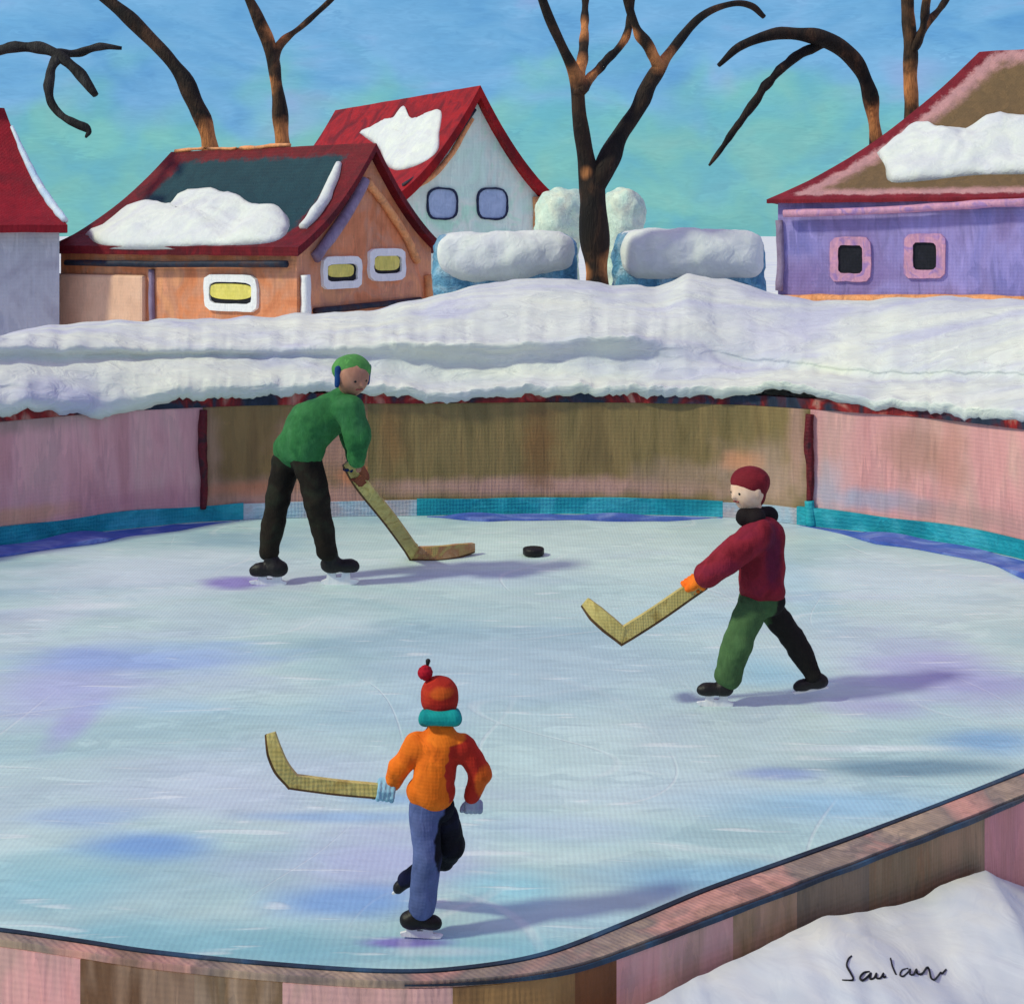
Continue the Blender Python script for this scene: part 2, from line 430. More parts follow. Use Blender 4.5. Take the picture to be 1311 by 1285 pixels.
M_ice = paint('ice', [(152, 184, 192), (170, 200, 200), (184, 208, 206), (176, 194, 206)], 1.1, 0.55, (0.55, 1.2, 1), bump=0.3, weave=40, plane='h',
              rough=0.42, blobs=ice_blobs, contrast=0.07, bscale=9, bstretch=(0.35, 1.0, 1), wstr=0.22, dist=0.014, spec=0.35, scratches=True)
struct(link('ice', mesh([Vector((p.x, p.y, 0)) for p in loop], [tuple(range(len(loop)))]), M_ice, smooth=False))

def arclen(c):
    s = [0.0]
    for a, b in zip(c, c[1:]): s.append(s[-1] + (b - a).length)
    return s
def normal_at(c, i):
    t = (c[min(i + 1, len(c) - 1)] - c[max(i - 1, 0)]).normalized()
    return Vector((t.y, -t.x, 0))
def strip(c, i0, i1, d0, d1, z0, z1, base, wob=0.0, seed=0.0, taper=False):
    """closed ribbon along c between inward offsets d0..d1 and heights z0..z1"""
    vs, fs = [], []
    for i in range(i0, i1 + 1):
        n = normal_at(c, i); p = c[i] - base
        w = wob * mnoise.noise(Vector((c[i].x * 1.7 + seed, c[i].y, seed))) if wob else 0
        f = 1.0
        dd1 = d1(i) if callable(d1) else d1
        if taper:
            q = (i - i0) / (i1 - i0); f = min(1, 0.15 + 4 * min(q, 1 - q))
        e0, e1 = d0, d0 + (dd1 - d0) * f + w
        for d, z in ((e0, z0), (e1, z0), (e1, z1 + w * 0.5), (e0, z1 + w * 0.5)):
            q = p + n * d; vs.append(Vector((q.x, q.y, z)))
    m = i1 - i0 + 1
    for i in range(m - 1):
        for k in range(4):
            fs.append((i * 4 + k, i * 4 + (k + 1) % 4, (i + 1) * 4 + (k + 1) % 4, (i + 1) * 4 + k))
    fs.append((0, 3, 2, 1)); fs.append(tuple((m - 1) * 4 + k for k in range(4)))
    return vs, fs
def idx_at(c, px, zz=0.0):
    """index on curve whose projection is nearest to column px"""
    return min(range(len(c)), key=lambda i: abs(CX + F * c[i].x / c[i].y - px))

# ------------------------------------------------------------------ far boards
bc = catmull(back, 24)
b0 = bc[len(bc) // 2].copy()
fb = thing('rink_boards', b0, 'pink and olive brown rink boards along the far side below the snow bank', 'rink boards')
def panel_mat(name, cols, blobs=()):
    return paint(name, cols, G, 1.6, (2.2, 1, 0.35), bump=0.42, weave=30, wstr=0.2, contrast=0.09, bscale=16, bstretch=(1.2, 1, 0.12), blobs=blobs)
def bb(px, py, hw, hh, c, s, *k):
    p = ground(px, 665) ; i = idx_at(bc, px); q = W(px, py, bc[i].y - 0.05) - b0
    return ((q.x, q.y, q.z), (hw / F * bc[i].y, 0, hh / F * bc[i].y), c, s) + k
M_pinkL = panel_mat('pink_board', [(198, 140, 142), (212, 156, 158), (206, 160, 158)], [bb(20, 535, 90, 22, (140, 122, 112), 0.7), bb(200, 640, 90, 20, (192, 130, 138), 0.6), bb(30, 660, 60, 14, (214, 160, 120), 0.7)])
M_brown1 = panel_mat('ochre_board', [(118, 92, 58), (134, 106, 66), (126, 104, 68)], [bb(400, 640, 200, 30, (186, 138, 126), 0.85), bb(420, 560, 60, 60, (190, 140, 128), 0.6), bb(270, 570, 14, 60, (176, 138, 118), 0.6), bb(470, 610, 40, 14, (206, 120, 66), 0.7), bb(330, 625, 60, 10, (196, 120, 84), 0.6)])
M_brown2 = panel_mat('olive_board', [(110, 94, 58), (124, 106, 68), (134, 112, 72), (118, 98, 62)], [bb(700, 622, 300, 14, (188, 144, 132), 0.85), bb(690, 570, 26, 60, (126, 90, 54), 0.8), bb(500, 560, 18, 60, (134, 98, 60), 0.7), bb(870, 610, 60, 24, (160, 132, 112), 0.7), bb(980, 610, 70, 46, (178, 146, 130), 0.75), bb(950, 590, 26, 16, (210, 140, 100), 0.6), bb(1020, 560, 12, 70, (184, 140, 128), 0.7)])
M_pinkR = panel_mat('rose_board', [(204, 142, 142), (212, 152, 150), (204, 158, 150)], [bb(1165, 575, 36, 40, (164, 122, 108), 0.7), bb(1215, 580, 22, 60, (186, 132, 118), 0.7), bb(1120, 640, 70, 16, (150, 160, 184), 0.7), bb(1060, 630, 30, 40, (170, 180, 200), 0.5), bb(1240, 660, 80, 16, (176, 140, 134), 0.7)])
M_maroon = paint('maroon_post', [(74, 16, 26), (104, 22, 34), (60, 26, 36)], 1.0, 6, bump=0.6, weave=30, contrast=0.25)
M_navyred = paint('dark_capping', [(28, 38, 58), (40, 50, 70), (92, 24, 34), (150, 34, 34), (176, 120, 108)], 1.0, 2.2, (1.5, 1, 1), bump=0.5, weave=0, contrast=0.25)
M_teal = paint('teal_kick', [(14, 132, 150), (26, 150, 166), (60, 170, 186)], 1.05, 3, bump=0.45, weave=30, contrast=0.12, bstretch=(0.2, 1, 1))
M_kickshade = paint('kick_shade_paint', [(64, 92, 178), (82, 104, 186), (120, 140, 204)], 1.0, 3, bump=0.2, weave=30, plane='h', contrast=0.15)  # blue for the kick plate's reflection and shade on the ice
breaks = [-330, 258, 470, 1038, 1560]
idx = [0] + [idx_at(bc, q) for q in breaks[1:-1]] + [len(bc) - 1]
for (a, b), m in zip(zip(idx, idx[1:]), (M_pinkL, M_brown1, M_brown2, M_pinkR)):
    link('panel', merge([strip(bc, a, b, -0.05, 0.05, 0, zb - 0.03, b0)]), m, fb, smooth=False)
for px, zt in ((258, 1.0), (1038, 0.98)):
    i = idx_at(bc, px); n = normal_at(bc, i); p = bc[i] - b0 + n * 0.075
    pts = [p + Vector((0.008 * math.sin(k * 1.3), 0, z)) for k, z in enumerate(np.linspace(0.12 if px < 500 else 0.2, zt, 6))]
    post = link('post', mesh(*tube(pts, [0.028, 0.036, 0.042, 0.036], 8, 5, 0.2, px)), M_maroon, fb)
    if px > 500:
        link('post_foot', mesh(*tube([p + Vector((0.015, -0.01, 0.0)), p + Vector((0.012, -0.01, 0.1)), p + Vector((0, 0, 0.22))], [0.05, 0.05, 0.045], 8, 4, 0.3)), M_teal, post)
link('top_rail', merge([strip(bc, 0, len(bc) - 1, -0.06, 0.062, zb - 0.028, zb + 0.07, b0, 0.05, 3.0)]), M_navyred, fb, smooth=False)
for x0, x1 in ((-330, 312), (536, 928), (1026, 1560)):
    a, b = idx_at(bc, x0), idx_at(bc, x1)
    if x0 < -300: a = 0
    if x1 > 1500: b = len(bc) - 1
    link('kick_plate', merge([strip(bc, a, b, 0.053, 0.075, 0.003, 0.15, b0, 0.035, x0)]), M_teal, fb, smooth=False)
M_palekick = paint('pale_kick', [(150, 182, 198), (168, 184, 198), (176, 168, 174)], 1.05, 3, bump=0.45, weave=30, contrast=0.12, bstretch=(0.2, 1, 1))
for x0, x1 in ((312, 536), (928, 1026)):
    a, b = idx_at(bc, x0), idx_at(bc, x1)
    link('kick_plate', merge([strip(bc, a, b, 0.053, 0.073, 0.003, 0.14, b0, 0.035, x0)]), M_palekick, fb, smooth=False)
lines = []
for x0, x1 in ((-330, 306), (545, 925), (1030, 1560)):
    a, b = idx_at(bc, x0), idx_at(bc, x1)
    if x0 < -300: a = 0
    if x1 > 1500: b = len(bc) - 1
    lines.append(strip(bc, a, b, 0.11, 0.44 if x0 != 545 else 0.36, 0.002, 0.005, Vector((0, 0, 0)), 0.16, x0 + 5.0, True))
struct(link('painted_kick_shade', merge(lines), M_kickshade, smooth=False))  # flat blue strips painted in for the kick plate's reflection and shade

# ------------------------------------------------------------------ near boards
nc = catmull(near, 24); nc2 = nc
n0 = nc[len(nc) // 2].copy()
nb = thing('rink_boards', n0, 'near rink boards patched pink, brown and ochre at the bottom of the view', 'rink boards')
def nmat(name, cols): return paint(name, cols, G, 3.5, (2.2, 2.2, 0.5), bump=0.4, weave=70, wstr=0.16, contrast=0.12, bscale=30, bstretch=(1.0, 1.0, 0.15), dist=0.01)
ncols = [(-300, 118, 'pink_panel', [(196, 132, 130), (206, 148, 146), (178, 140, 134)]),
         (118, 262, 'umber_panel', [(112, 84, 62), (96, 66, 44), (140, 112, 92)]),
         (262, 372, 'taupe_panel', [(126, 108, 86), (112, 88, 64), (148, 124, 104)]),
         (372, 575, 'mauve_panel', [(178, 138, 132), (196, 150, 146), (160, 134, 122)]),
         (575, 712, 'ochre_panel', [(134, 106, 70), (150, 112, 68), (116, 84, 52)]),
         (712, 758, 'rust_panel', [(104, 62, 36), (124, 76, 44)]),
         (758, 900, 'rose_panel', [(202, 144, 142), (196, 150, 146), (172, 140, 126)]),
         (900, 985, 'olive_panel', [(128, 108, 78), (168, 132, 112), (136, 112, 86)]),
         (985, 1075, 'grey_brown_panel', [(128, 108, 90), (118, 102, 88), (150, 124, 106)]),
         (1075, 1222, 'fawn_panel', [(150, 118, 92), (130, 108, 82), (138, 100, 72)]),
         (1222, 1330, 'pink_panel', [(200, 132, 134), (186, 124, 116)]),
         (1330, 1480, 'umber_panel', [(150, 104, 88), (140, 110, 92)])]
def idx_near(px): return min(range(len(nc)), key=lambda i: abs(CX + F * nc[i].x / nc[i].y - px))
sA = idx_near(520)
def railw(i):
    q = min(1, max(0, (i - sA) / 95)); q = q * q * (3 - 2 * q)
    return 0.036 + 0.055 * q + 0.008 * q * mnoise.noise(Vector((nc[i].x * 5, 1, 0)))
for x0, x1, nm, cs in ncols:
    a = 0 if x0 <= -300 else idx_near(x0); b = len(nc) - 1 if x1 >= 1480 else idx_near(x1)
    link('panel', merge([strip(nc, a, b, 0.010, lambda i: railw(i) + 0.003, 0, zb - 0.0125, n0)]), nmat(nm, cs), nb, smooth=False)
i = idx_near(762); n = normal_at(nc, i); p = nc[i] - n0 + n * 0.055
link('post', mesh(*tube([p + Vector((0, 0, z)) for z in (0.86, 0.92, 0.98, 1.035)], [0.022, 0.022, 0.02, 0.017], 8, 5, 0.4, 2)), M_maroon, nb)
M_rail = paint('rail', [(140, 108, 92), (182, 132, 120), (126, 110, 102), (158, 136, 116)], 1.1, 3, bump=0.4, weave=60, contrast=0.2, dist=0.01)
M_railedge = paint('rail_edge', [(24, 32, 46), (34, 48, 66), (40, 70, 96), (62, 64, 70)], 1.0, 2.5, bump=0.3, weave=0, contrast=0.25)
link('top_rail', merge([strip(nc, 0, len(nc) - 1, 0.008, railw, zb - 0.012, zb + 0.003, n0)]), M_rail, nb, smooth=False)
def edge_right():
    ve, fe = [], []; m = len(nc) - sA
    for i in range(sA, len(nc)):
        n = normal_at(nc, i); p = nc[i] - n0; w = railw(i) + 0.0035
        t_ = (0.007 + 0.005 * mnoise.noise(Vector((nc[i].x * 9, 4, 0)))) * min(1, (i - sA) / 90 + 0.03); hz = (0.006 + 0.006 * mnoise.noise(Vector((nc[i].x * 4, 7, 0)))) * min(1, (i - sA) / 60)
        for d, z in ((w, zb - hz - 0.006), (w + t_, zb - hz - 0.006), (w + t_, zb - 0.002), (w, zb - 0.002)): r_ = p + n * d; ve.append(Vector((r_.x, r_.y, z)))
    for i in range(m - 1):
        for k in range(4): fe.append((i * 4 + k, i * 4 + (k + 1) % 4, (i + 1) * 4 + (k + 1) % 4, (i + 1) * 4 + k))
    fe.append((0, 3, 2, 1)); fe.append(tuple((m - 1) * 4 + k for k in range(4)))
    return ve, fe
link('rail_edging', mesh(*edge_right()), M_railedge, nb, smooth=False)
link('rail_edging', merge([strip(nc, 0, len(nc) - 1, -0.006, 0.0078, zb - 0.03, zb + 0.006, n0, 0.004, 2)]), M_railedge, nb, smooth=False)

# side boards out of frame close the oval
M_side = panel_mat('side_board', [(198, 144, 144), (160, 128, 104)])
for c, lab in ((right_c, 'plain pink rink boards curving round the right hand end'), (left_c, 'plain pink rink boards curving round the left hand end')):
    cc = catmull(c[::4], 6)
    s = thing('rink_boards', cc[len(cc) // 2], lab, 'rink boards')
    sg = -1 if c is right_c else -1
    link('panel', merge([strip(cc, 2, len(cc) - 3, -0.05, 0.05, 0, zb, cc[len(cc) // 2])]), M_side, s, smooth=False)

# ------------------------------------------------------------------ snow bank behind the boards
def interp(tab, x):
    xs = [t[0] for t in tab]; return float(np.interp(x, xs, [t[1] for t in tab]))
crest = [(-400, 440), (0, 432), (60, 420), (140, 414), (300, 410), (400, 406), (470, 402), (540, 388), (600, 374), (660, 366), (720, 364), (780, 370), (840, 374), (880, 360), (930, 366), (980, 380), (1040, 390), (1110, 392), (1190, 386), (1260, 392), (1311, 390), (1700, 400)]
lipb = [(-400, 560), (0, 527), (60, 522), (130, 532), (170, 520), (230, 508), (300, 506), (400, 498), (480, 500), (570, 512), (640, 504), (740, 502), (900, 503), (945, 505), (990, 494), (1022, 501), (1120, 516), (1240, 531), (1311, 536), (1700, 600)]
ledge = [(-400, 485), (0, 478), (200, 466), (400, 470), (520, 486), (620, 488), (720, 478), (860, 484), (950, 484), (1311, 506), (1700, 540)]
brow = [(-400, 460), (0, 444), (200, 446), (400, 446), (500, 440), (570, 442), (650, 440), (740, 434), (800, 432), (880, 442), (940, 462), (1100, 480), (1311, 486), (1700, 500)]
def bank():
    cols = np.linspace(-330, 1560, 420); rows = []
    for px in cols:
        i = idx_at(bc, px); Yb = float(np.interp(px, [CX + F * q.x / q.y for q in bc], [q.y for q in bc]))
        w = mnoise.noise(Vector((px * 0.045, 0, 0))) * 6 + mnoise.noise(Vector((px * 0.16, 3, 0))) * 4
        lb = interp(lipb, px) + w + 4; ld = interp(ledge, px); br = interp(brow, px) + 0.5 * w; cr = interp(crest, px) + mnoise.noise(Vector((px * 0.03, 9, 0))) * 3
        dep = min(1.0, max(0.0, (930 - px) / 120)) if px > 500 else 0.85
        prof = [W(px, lb - 6, Yb + 0.35), W(px, lb - 1, Yb + 0.02), W(px, lb, Yb - 0.09), W(px, lb - 10, Yb - 0.13), W(px, (lb * 2 + ld) / 3 - 6, Yb - 0.08),
                W(px, ld, Yb + 0.22), W(px, (ld + br) / 2, Yb + 0.41), W(px, br + 3, Yb + 0.62 - 0.30 * dep), W(px, br - 4, Yb + 0.70 - 0.32 * dep), W(px, br - 14, Yb + 0.75),
                W(px, (br + cr) / 2 - 6, Yb + 1.3), W(px, cr, Yb + 2.2), Vector(W(px, cr + 14, Yb + 3.4)), Vector((W(px, 500, Yb + 5.0).x, Yb + 5.0, -0.05))]
        rows.append(catmull(prof, 5))
    vs = []; fs = []; m = len(rows[0])
    b = bc[len(bc) // 2] + Vector((0, 1.2, 0))
    for r_ in rows:
        for k, p in enumerate(r_):
            d = mnoise.fractal(p * 2.0, 1.0, 2.0, 4) * 0.035 + mnoise.noise(p * 9) * 0.008
            q = p + Vector((0.3 * d, -d * 0.8, d * 0.7)); vs.append(q - b)
    for i in range(len(rows) - 1):
        for k in range(m - 1): fs.append((i * m + k, (i + 1) * m + k, (i + 1) * m + k + 1, i * m + k + 1))
    fs.append(tuple(range(m))); fs.append(tuple((len(rows) - 1) * m + k for k in range(m)))
    return tag(link('snow_bank', mesh(vs, fs), M_snow, loc=b), 'long white snow bank heaped behind the far rink boards below the houses', 'snow bank')
snowbank = bank()

# ------------------------------------------------------------------ snow mound bottom right
mound_px = [(700, 1330), (830, 1278), (900, 1250), (960, 1222), (1010, 1192), (1060, 1172), (1120, 1164), (1180, 1152), (1225, 1128), (1262, 1112), (1295, 1128), (1340, 1145), (1450, 1150), (1600, 1190)]
def mound():
    vs, fs = [], []; nrow = 34; cols = np.linspace(720, 1580, 120)
    nx_ = [CX + F * q.x / q.y for q in nc]; ny_ = [q.y for q in nc]
    b = None
    rows = []
    for px in cols:
        yc = interp(mound_px, px) + 2.0 * mnoise.noise(Vector((px * .05, 1, 0)))
        Yb = float(np.interp(px, nx_, ny_)) - 0.22
        top = W(px, yc, Yb)
        zt = max(0.04, top.z); col = []
        lowx = top.x
        col.append(Vector((lowx * 1.03, Yb + 0.07, zt - 0.16)))
        col.append(Vector((lowx * 1.015, Yb + 0.045, zt - 0.035)))
        for k in range(nrow):
            t = k / (nrow - 1)
            Y = Yb - t * (Yb - 0.9)
            z = zt * (1 - 0.10 * t - 0.9 * t ** 3) 
            col.append(Vector((top.x * (1 - 0.25 * t) + 0.12 * t, Y, z - 0.03 * t)))
        rows.append(col)
    b = Vector((rows[60][10].x, rows[60][10].y, 0))
    m = len(rows[0])
    for r_ in rows:
        for k, p in enumerate(r_):
            a = min(1, k / 5)
            d = a * (mnoise.fractal(p * 3.0, 1.0, 2.0, 4) * 0.035 + mnoise.noise(p * 14) * 0.005)
            vs.append(p + Vector((0, 0, d)) - b)
    for i in range(len(rows) - 1):
        for k in range(m - 1): fs.append((i * m + k, (i + 1) * m + k, (i + 1) * m + k + 1, i * m + k + 1))
    me = mesh(vs, fs)
    m_ = paint('mound_snow', [(206, 214, 222), (222, 226, 228), (232, 232, 224)], 0.88, 3, bump=0.3, weave=0, plane='h', contrast=0.05, bscale=7, bstretch=(1, 0.8, 1), rough=0.75, dist=0.02, wstr=0.12,
               blobs=[])
    return tag(link('snow_mound', me, m_, loc=b), 'rounded snow mound piled against the outside of the near boards in the lower right corner', 'snow mound')
snowmound = mound()

# handwritten signature lying on the mound
from mathutils.bvhtree import BVHTree
def signature():
    me = snowmound.data; loc = snowmound.location
    bvh = BVHTree.FromPolygons([v.co + loc for v in me.vertices], [p.vertices[:] for p in me.polygons])
    strokes = [[(1090, 1224), (1086, 1228), (1084, 1236), (1089, 1246), (1092, 1252), (1090, 1255), (1078, 1255)],
               [(1113, 1244), (1106, 1245), (1101, 1251), (1104, 1255), (1111, 1250), (1115, 1246), (1114, 1253), (1119, 1252), (1122, 1246), (1122, 1252), (1127, 1252), (1131, 1246), (1131, 1251), (1134, 1250)],
               [(1140, 1227), (1142, 1236), (1147, 1248)],
               [(1162, 1240), (1155, 1242), (1152, 1248), (1156, 1250), (1162, 1245), (1165, 1241), (1165, 1248), (1170, 1247), (1173, 1241), (1175, 1247), (1181, 1246), (1186, 1239), (1189, 1240), (1192, 1252), (1196, 1254), (1201, 1249), (1204, 1245), (1206, 1246), (1211, 1241)]]
    parts = []
    for s in strokes:
        pts = []
        for x, y in s:
            hit = bvh.ray_cast(CAMP, ray(x, y).normalized())
            if hit[0] is not None: pts.append(hit[0] + hit[1] * (0.001 if hit[1].z > 0 else -0.001))
        if len(pts) > 1: parts.append(tube(pts, [0.0024, 0.0028, 0.0024], 6, 5, flat=0.8))
    if parts:
        b = parts[0][0][0].copy()
        parts = [([v - b for v in vs], fs) for vs, fs in parts]
        tag(link('signature', merge(parts), paint('ink', [(18, 16, 20)], 1, bump=0, weave=0), loc=b), 'black handwritten signature across the snow mound in the lower right corner', 'signature')
signature()

# ------------------------------------------------------------------ houses
def gfun(t): return 0.60 * t + 0.40 * t * t if t > 0 else 0.60 * t
class House:
    """gable or hipped house; local x = across the gable (u), local y = along the ridge (v)"""
    pw = 7.0
    def __init__(s, name, label, px, Y, theta, L, Wd, eave, ridge, hipF=0, hipB=0, oh=0.16, cat='house', base=0.0):
        s.L, s.W, s.eave, s.rise, s.hF, s.hB, s.oh = L, Wd, eave, ridge - eave, hipF, hipB, oh
        c = W(px, 0, Y); s.root = thing(name, (c.x, c.y, 0), label, cat, theta - math.pi * 0.0)
        s.root.rotation_euler = (0, 0, theta)
        s.M = Matrix.Translation((c.x, c.y, 0)) @ Matrix.Rotation(theta, 4, 'Z'); s.Mi = s.M.inverted()
    def t(s, u, v):
        d = min(u / (s.W / 2), (s.W - u) / (s.W / 2))
        if s.hF: d = min(d, v / s.hF)
        if s.hB: d = min(d, (s.L - v) / s.hB)
        return d
    def zr(s, u, v): return s.eave + s.rise * gfun(s.t(u, v))
    def build(s, wall_m, roof_m, thick=0.14, foundation=None):
        L, Wd = s.L, s.W
        # walls: four slabs butted into one shell
        vs, fs = [], []
        n = 14
        def wall(p0, p1, topf):
            k0 = len(vs)
            for i in range(n + 1):
                p = p0 + (p1 - p0) * (i / n); vs.append(Vector((p.x, p.y, -0.05))); vs.append(Vector((p.x, p.y, topf(p) - 0.06)))
            for i in range(n): a = k0 + 2 * i; fs.append((a, a + 2, a + 3, a + 1))
        top = lambda p: s.zr(min(max(p.x, 0), Wd), min(max(p.y, 0), L))
        c = [Vector((0, 0)), Vector((Wd, 0)), Vector((Wd, L)), Vector((0, L))]
        for a, b in zip(c, c[1:] + c[:1]): wall(a, b, top)
        me = mesh(vs, fs)
        bm = bmesh.new(); bm.from_mesh(me); bmesh.ops.remove_doubles(bm, verts=bm.verts, dist=0.001); bmesh.ops.recalc_face_normals(bm, faces=bm.faces); bm.to_mesh(me); bm.free()
        s.wall = link('wall', me, wall_m, s.root, smooth=False)
        # roof: one ruled slab per slope
        vs, fs, ed = [], [], []
        hw = Wd / 2; slope = math.hypot(hw, s.rise); na, nt = 40, 16; t0 = -s.oh / hw
        def slab_(f0, f1, hip0, hip1):
            k0 = len(vs)
            for lay in (0, 1):
                for j in range(nt + 1):
                    t = t0 + (1 - t0) * j / nt
                    for i in range(na + 1):
                        p = f0(t) + (f1(t) - f0(t)) * (i / na)
                        zz = s.eave + s.rise * gfun(t)
                        wl = 0.010 * mnoise.noise(Vector((p.x * 3, p.y * 3, 5)))
                        vs.append(Vector((p.x, p.y, zz + wl - (thick if lay else 0))))
                        wdt = (f1(t) - f0(t)).length
                        e = min((t - t0) * slope * 1.15, (1 - t) * slope + 0.2, i / na * wdt * (0.75 if hip0 else 0.8), (1 - i / na) * wdt * (0.75 if hip1 else 0.8))
                        ed.append(0.0 if lay else e)
            m = na + 1; n1 = (nt + 1) * m
            for j in range(nt):
                for i in range(na):
                    a = k0 + j * m + i; fs.append((a, a + 1, a + m + 1, a + m)); fs.append((a + n1, a + n1 + m, a + n1 + m + 1, a + n1 + 1))
            rim = [k0 + i for i in range(m)] + [k0 + j * m + na for j in range(1, nt + 1)] + [k0 + nt * m + i for i in range(na - 1, -1, -1)] + [k0 + j * m for j in range(nt - 1, 0, -1)]
            for a, b in zip(rim, rim[1:] + rim[:1]): fs.append((a, a + n1, b + n1, b))
        V2 = lambda x, y: Vector((x, y))
        lo_ = (lambda t: t * s.hF) if s.hF else (lambda t: -s.oh)
        hi_ = (lambda t: L - t * s.hB) if s.hB else (lambda t: L + s.oh)
        slab_(lambda t: V2(t * hw, hi_(t)), lambda t: V2(t * hw, lo_(t)), s.hB, s.hF)
        slab_(lambda t: V2(Wd - t * hw, lo_(t)), lambda t: V2(Wd - t * hw, hi_(t)), s.hF, s.hB)
        if s.hF: slab_(lambda t: V2(t * hw, t * s.hF), lambda t: V2(Wd - t * hw, t * s.hF), 1, 1)
        if s.hB: slab_(lambda t: V2(Wd - t * hw, L - t * s.hB), lambda t: V2(t * hw, L - t * s.hB), 1, 1)
        me = bpy.data.meshes.new('roof'); me.from_pydata([tuple(v) for v in vs], [], fs); me.update()
        at = me.attributes.new('edge', 'FLOAT', 'POINT'); at.data.foreach_set('value', ed)
        s.roof = link('roof', me, roof_m, s.root, smooth=False)
    def on_wall(s, px, py, side):
        """pixel -> local point on the long wall ('u': u=0) or the gable ('v': v=0)"""
        o = s.Mi @ CAMP; d = (s.Mi.to_3x3() @ ray(px, py)); ax = 0 if side == 'u' else 1
        return o + d * (-o[ax] / d[ax])
    def on_roof(s, px, py):
        o = s.Mi @ CAMP; d = (s.Mi.to_3x3() @ ray(px, py)); t = 5.0
        prev = None
        while t < 70:
            p = o + d * t
            if -s.oh <= p.x <= s.W + s.oh and -s.oh <= p.y <= s.L + s.oh and p.z < s.zr(p.x, p.y):
                return p
            t += 0.02
        return None
    def window(s, px, py, w, h, side, frame_m, glass_m, dark_m=None, fw=0.09, glass=None, skew=0.0):
        """window centred on a pixel, size in pixels on the wall"""
        c = s.on_wall(px, py, side); a = s.on_wall(px + w / 2, py, side); b = s.on_wall(px, py + h / 2, side)
        hw = (a - c).length; hh = (b - c).length
        ax = Vector((0, 1, 0)) if side == 'u' else Vector((1, 0, 0)); out = Vector((-1, 0, 0)) if side == 'u' else Vector((0, -1, 0))
        def ring(rx, rz, off, seed, n=28, pw=None):
            pw = pw or s.pw
            r = []
            for k in range(n):
                th = 2 * math.pi * k / n; ct, st = math.cos(th), math.sin(th)
                q = (abs(ct) ** pw + abs(st) ** pw) ** (-1 / pw)
                q *= 1 + 0.05 * mnoise.noise(Vector((ct * 2, st * 2, seed)))
                r.append(c + ax * (rx * ct * q) + Vector((0, 0, rz * st * q)) + out * off)
            return r
        n = 28
        r0, r1, r2, r3 = ring(hw, hh, -0.02, px), ring(hw * 0.98, hh * 0.98, 0.05, px), ring(hw - fw, hh - fw, 0.05, px + 3), ring(hw - fw, hh - fw, -0.02, px + 3)
        vs = r0 + r1 + r2 + r3; fs = []
        for L_ in range(3):
            for k in range(n): fs.append((L_ * n + k, L_ * n + (k + 1) % n, (L_ + 1) * n + (k + 1) % n, (L_ + 1) * n + k))
        win = link('window', mesh(vs, fs), frame_m, s.root, smooth=False)
        def plate(rx, rz, off, m, nm, dx=0, dz=0, pw=None):
            r = [p + ax * dx + Vector((0, 0, dz)) for p in ring(rx, rz, off, px + 7, pw=pw)]
            r2_ = [p - out * 0.02 for p in r]
            fs = [tuple(range(n)), tuple(range(2 * n - 1, n - 1, -1))] + [(k, (k + 1) % n, n + (k + 1) % n, n + k) for k in range(n)]
            return link(nm, mesh(r + r2_, fs), m, win, smooth=False)
        plate(hw - fw * 0.7, hh - fw * 0.7, 0.012, dark_m or glass_m, 'pane' if not dark_m else 'dark_pane')
        if dark_m:
            gx, gz, dx, dz = glass or (0.8, 0.8, 0, 0.02)
            sgn = -1 if side == 'u' else 1
            plate((hw - fw) * gx, (hh - fw) * gz, 0.03, glass_m, 'lit_pane', dx * sgn, dz, 3.5)
        return win
    def snow_patch(s, outline, label, height=0.22, mat=None, seed=0):
        pts = [s.on_roof(*p) for p in outline]
        pts = [p for p in pts if p is not None]
        ring = catmull(pts + [pts[0]], 8)[:-1]
        cx = sum((p.x for p in ring)) / len(ring); cy = sum((p.y for p in ring)) / len(ring)
        nr = 12; vs, fs = [], []; n = len(ring)
        base = s.M @ Vector((cx, cy, s.zr(cx, cy)))
        for j in range(nr + 1):
            r = 1 - j / nr
            for p in ring:
                x = cx + (p.x - cx) * r; y = cy + (p.y - cy) * r
                hgt = height * math.sqrt(max(0, 1 - r ** 4)) * (0.75 + 0.5 * mnoise.fractal(Vector((x * 1.6 + seed, y * 1.6, seed)), 1, 2, 3)) + 0.02 * mnoise.noise(Vector((x * 8, y * 8, seed)))
                zz = s.zr(x, y) + (hgt if j else -0.04)
                wv = s.M @ Vector((x, y, zz)); 
                if j: wv = wv + (s.M.to_3x3() @ Vector((-0.4, 0, 0))) * hgt * 0.6
                vs.append(wv - base)
        for j in range(nr):
            for k in range(n): fs.append((j * n + k, j * n + (k + 1) % n, (j + 1) * n + (k + 1) % n, (j + 1) * n + k))
        fs.append(tuple(nr * n + k for k in range(n)))
        fs.append(tuple(range(n - 1, -1, -1)))
        return tag(link('snow_patch', mesh(vs, fs), mat or M_snow_roof, loc=base), label, 'roof snow')
    def snow_hip(s, ts, radii, label, mat):
        pts = [s.M @ Vector((t * s.W / 2, t * s.hF, s.eave + s.rise * gfun(t) + 0.03)) for t in ts]; b = pts[0].copy()
        return tag(link('snow_strip', mesh(*tube([p - b for p in pts], radii, 10, 6, 0.35, 1.0)), mat, loc=b), label, 'roof snow')
    def snow_strip(s, line, radii, label, mat=None):
        pts = [s.on_roof(*p) for p in line]; pts = [s.M @ Vector((p.x, p.y, s.zr(p.x, p.y) + 0.03)) for p in pts if p is not None]
        b = pts[0].copy()
        return tag(link('snow_strip', mesh(*tube([p - b for p in pts], radii, 10, 6, 0.35, 1.0)), mat or M_snow_roof, loc=b), label, 'roof snow')

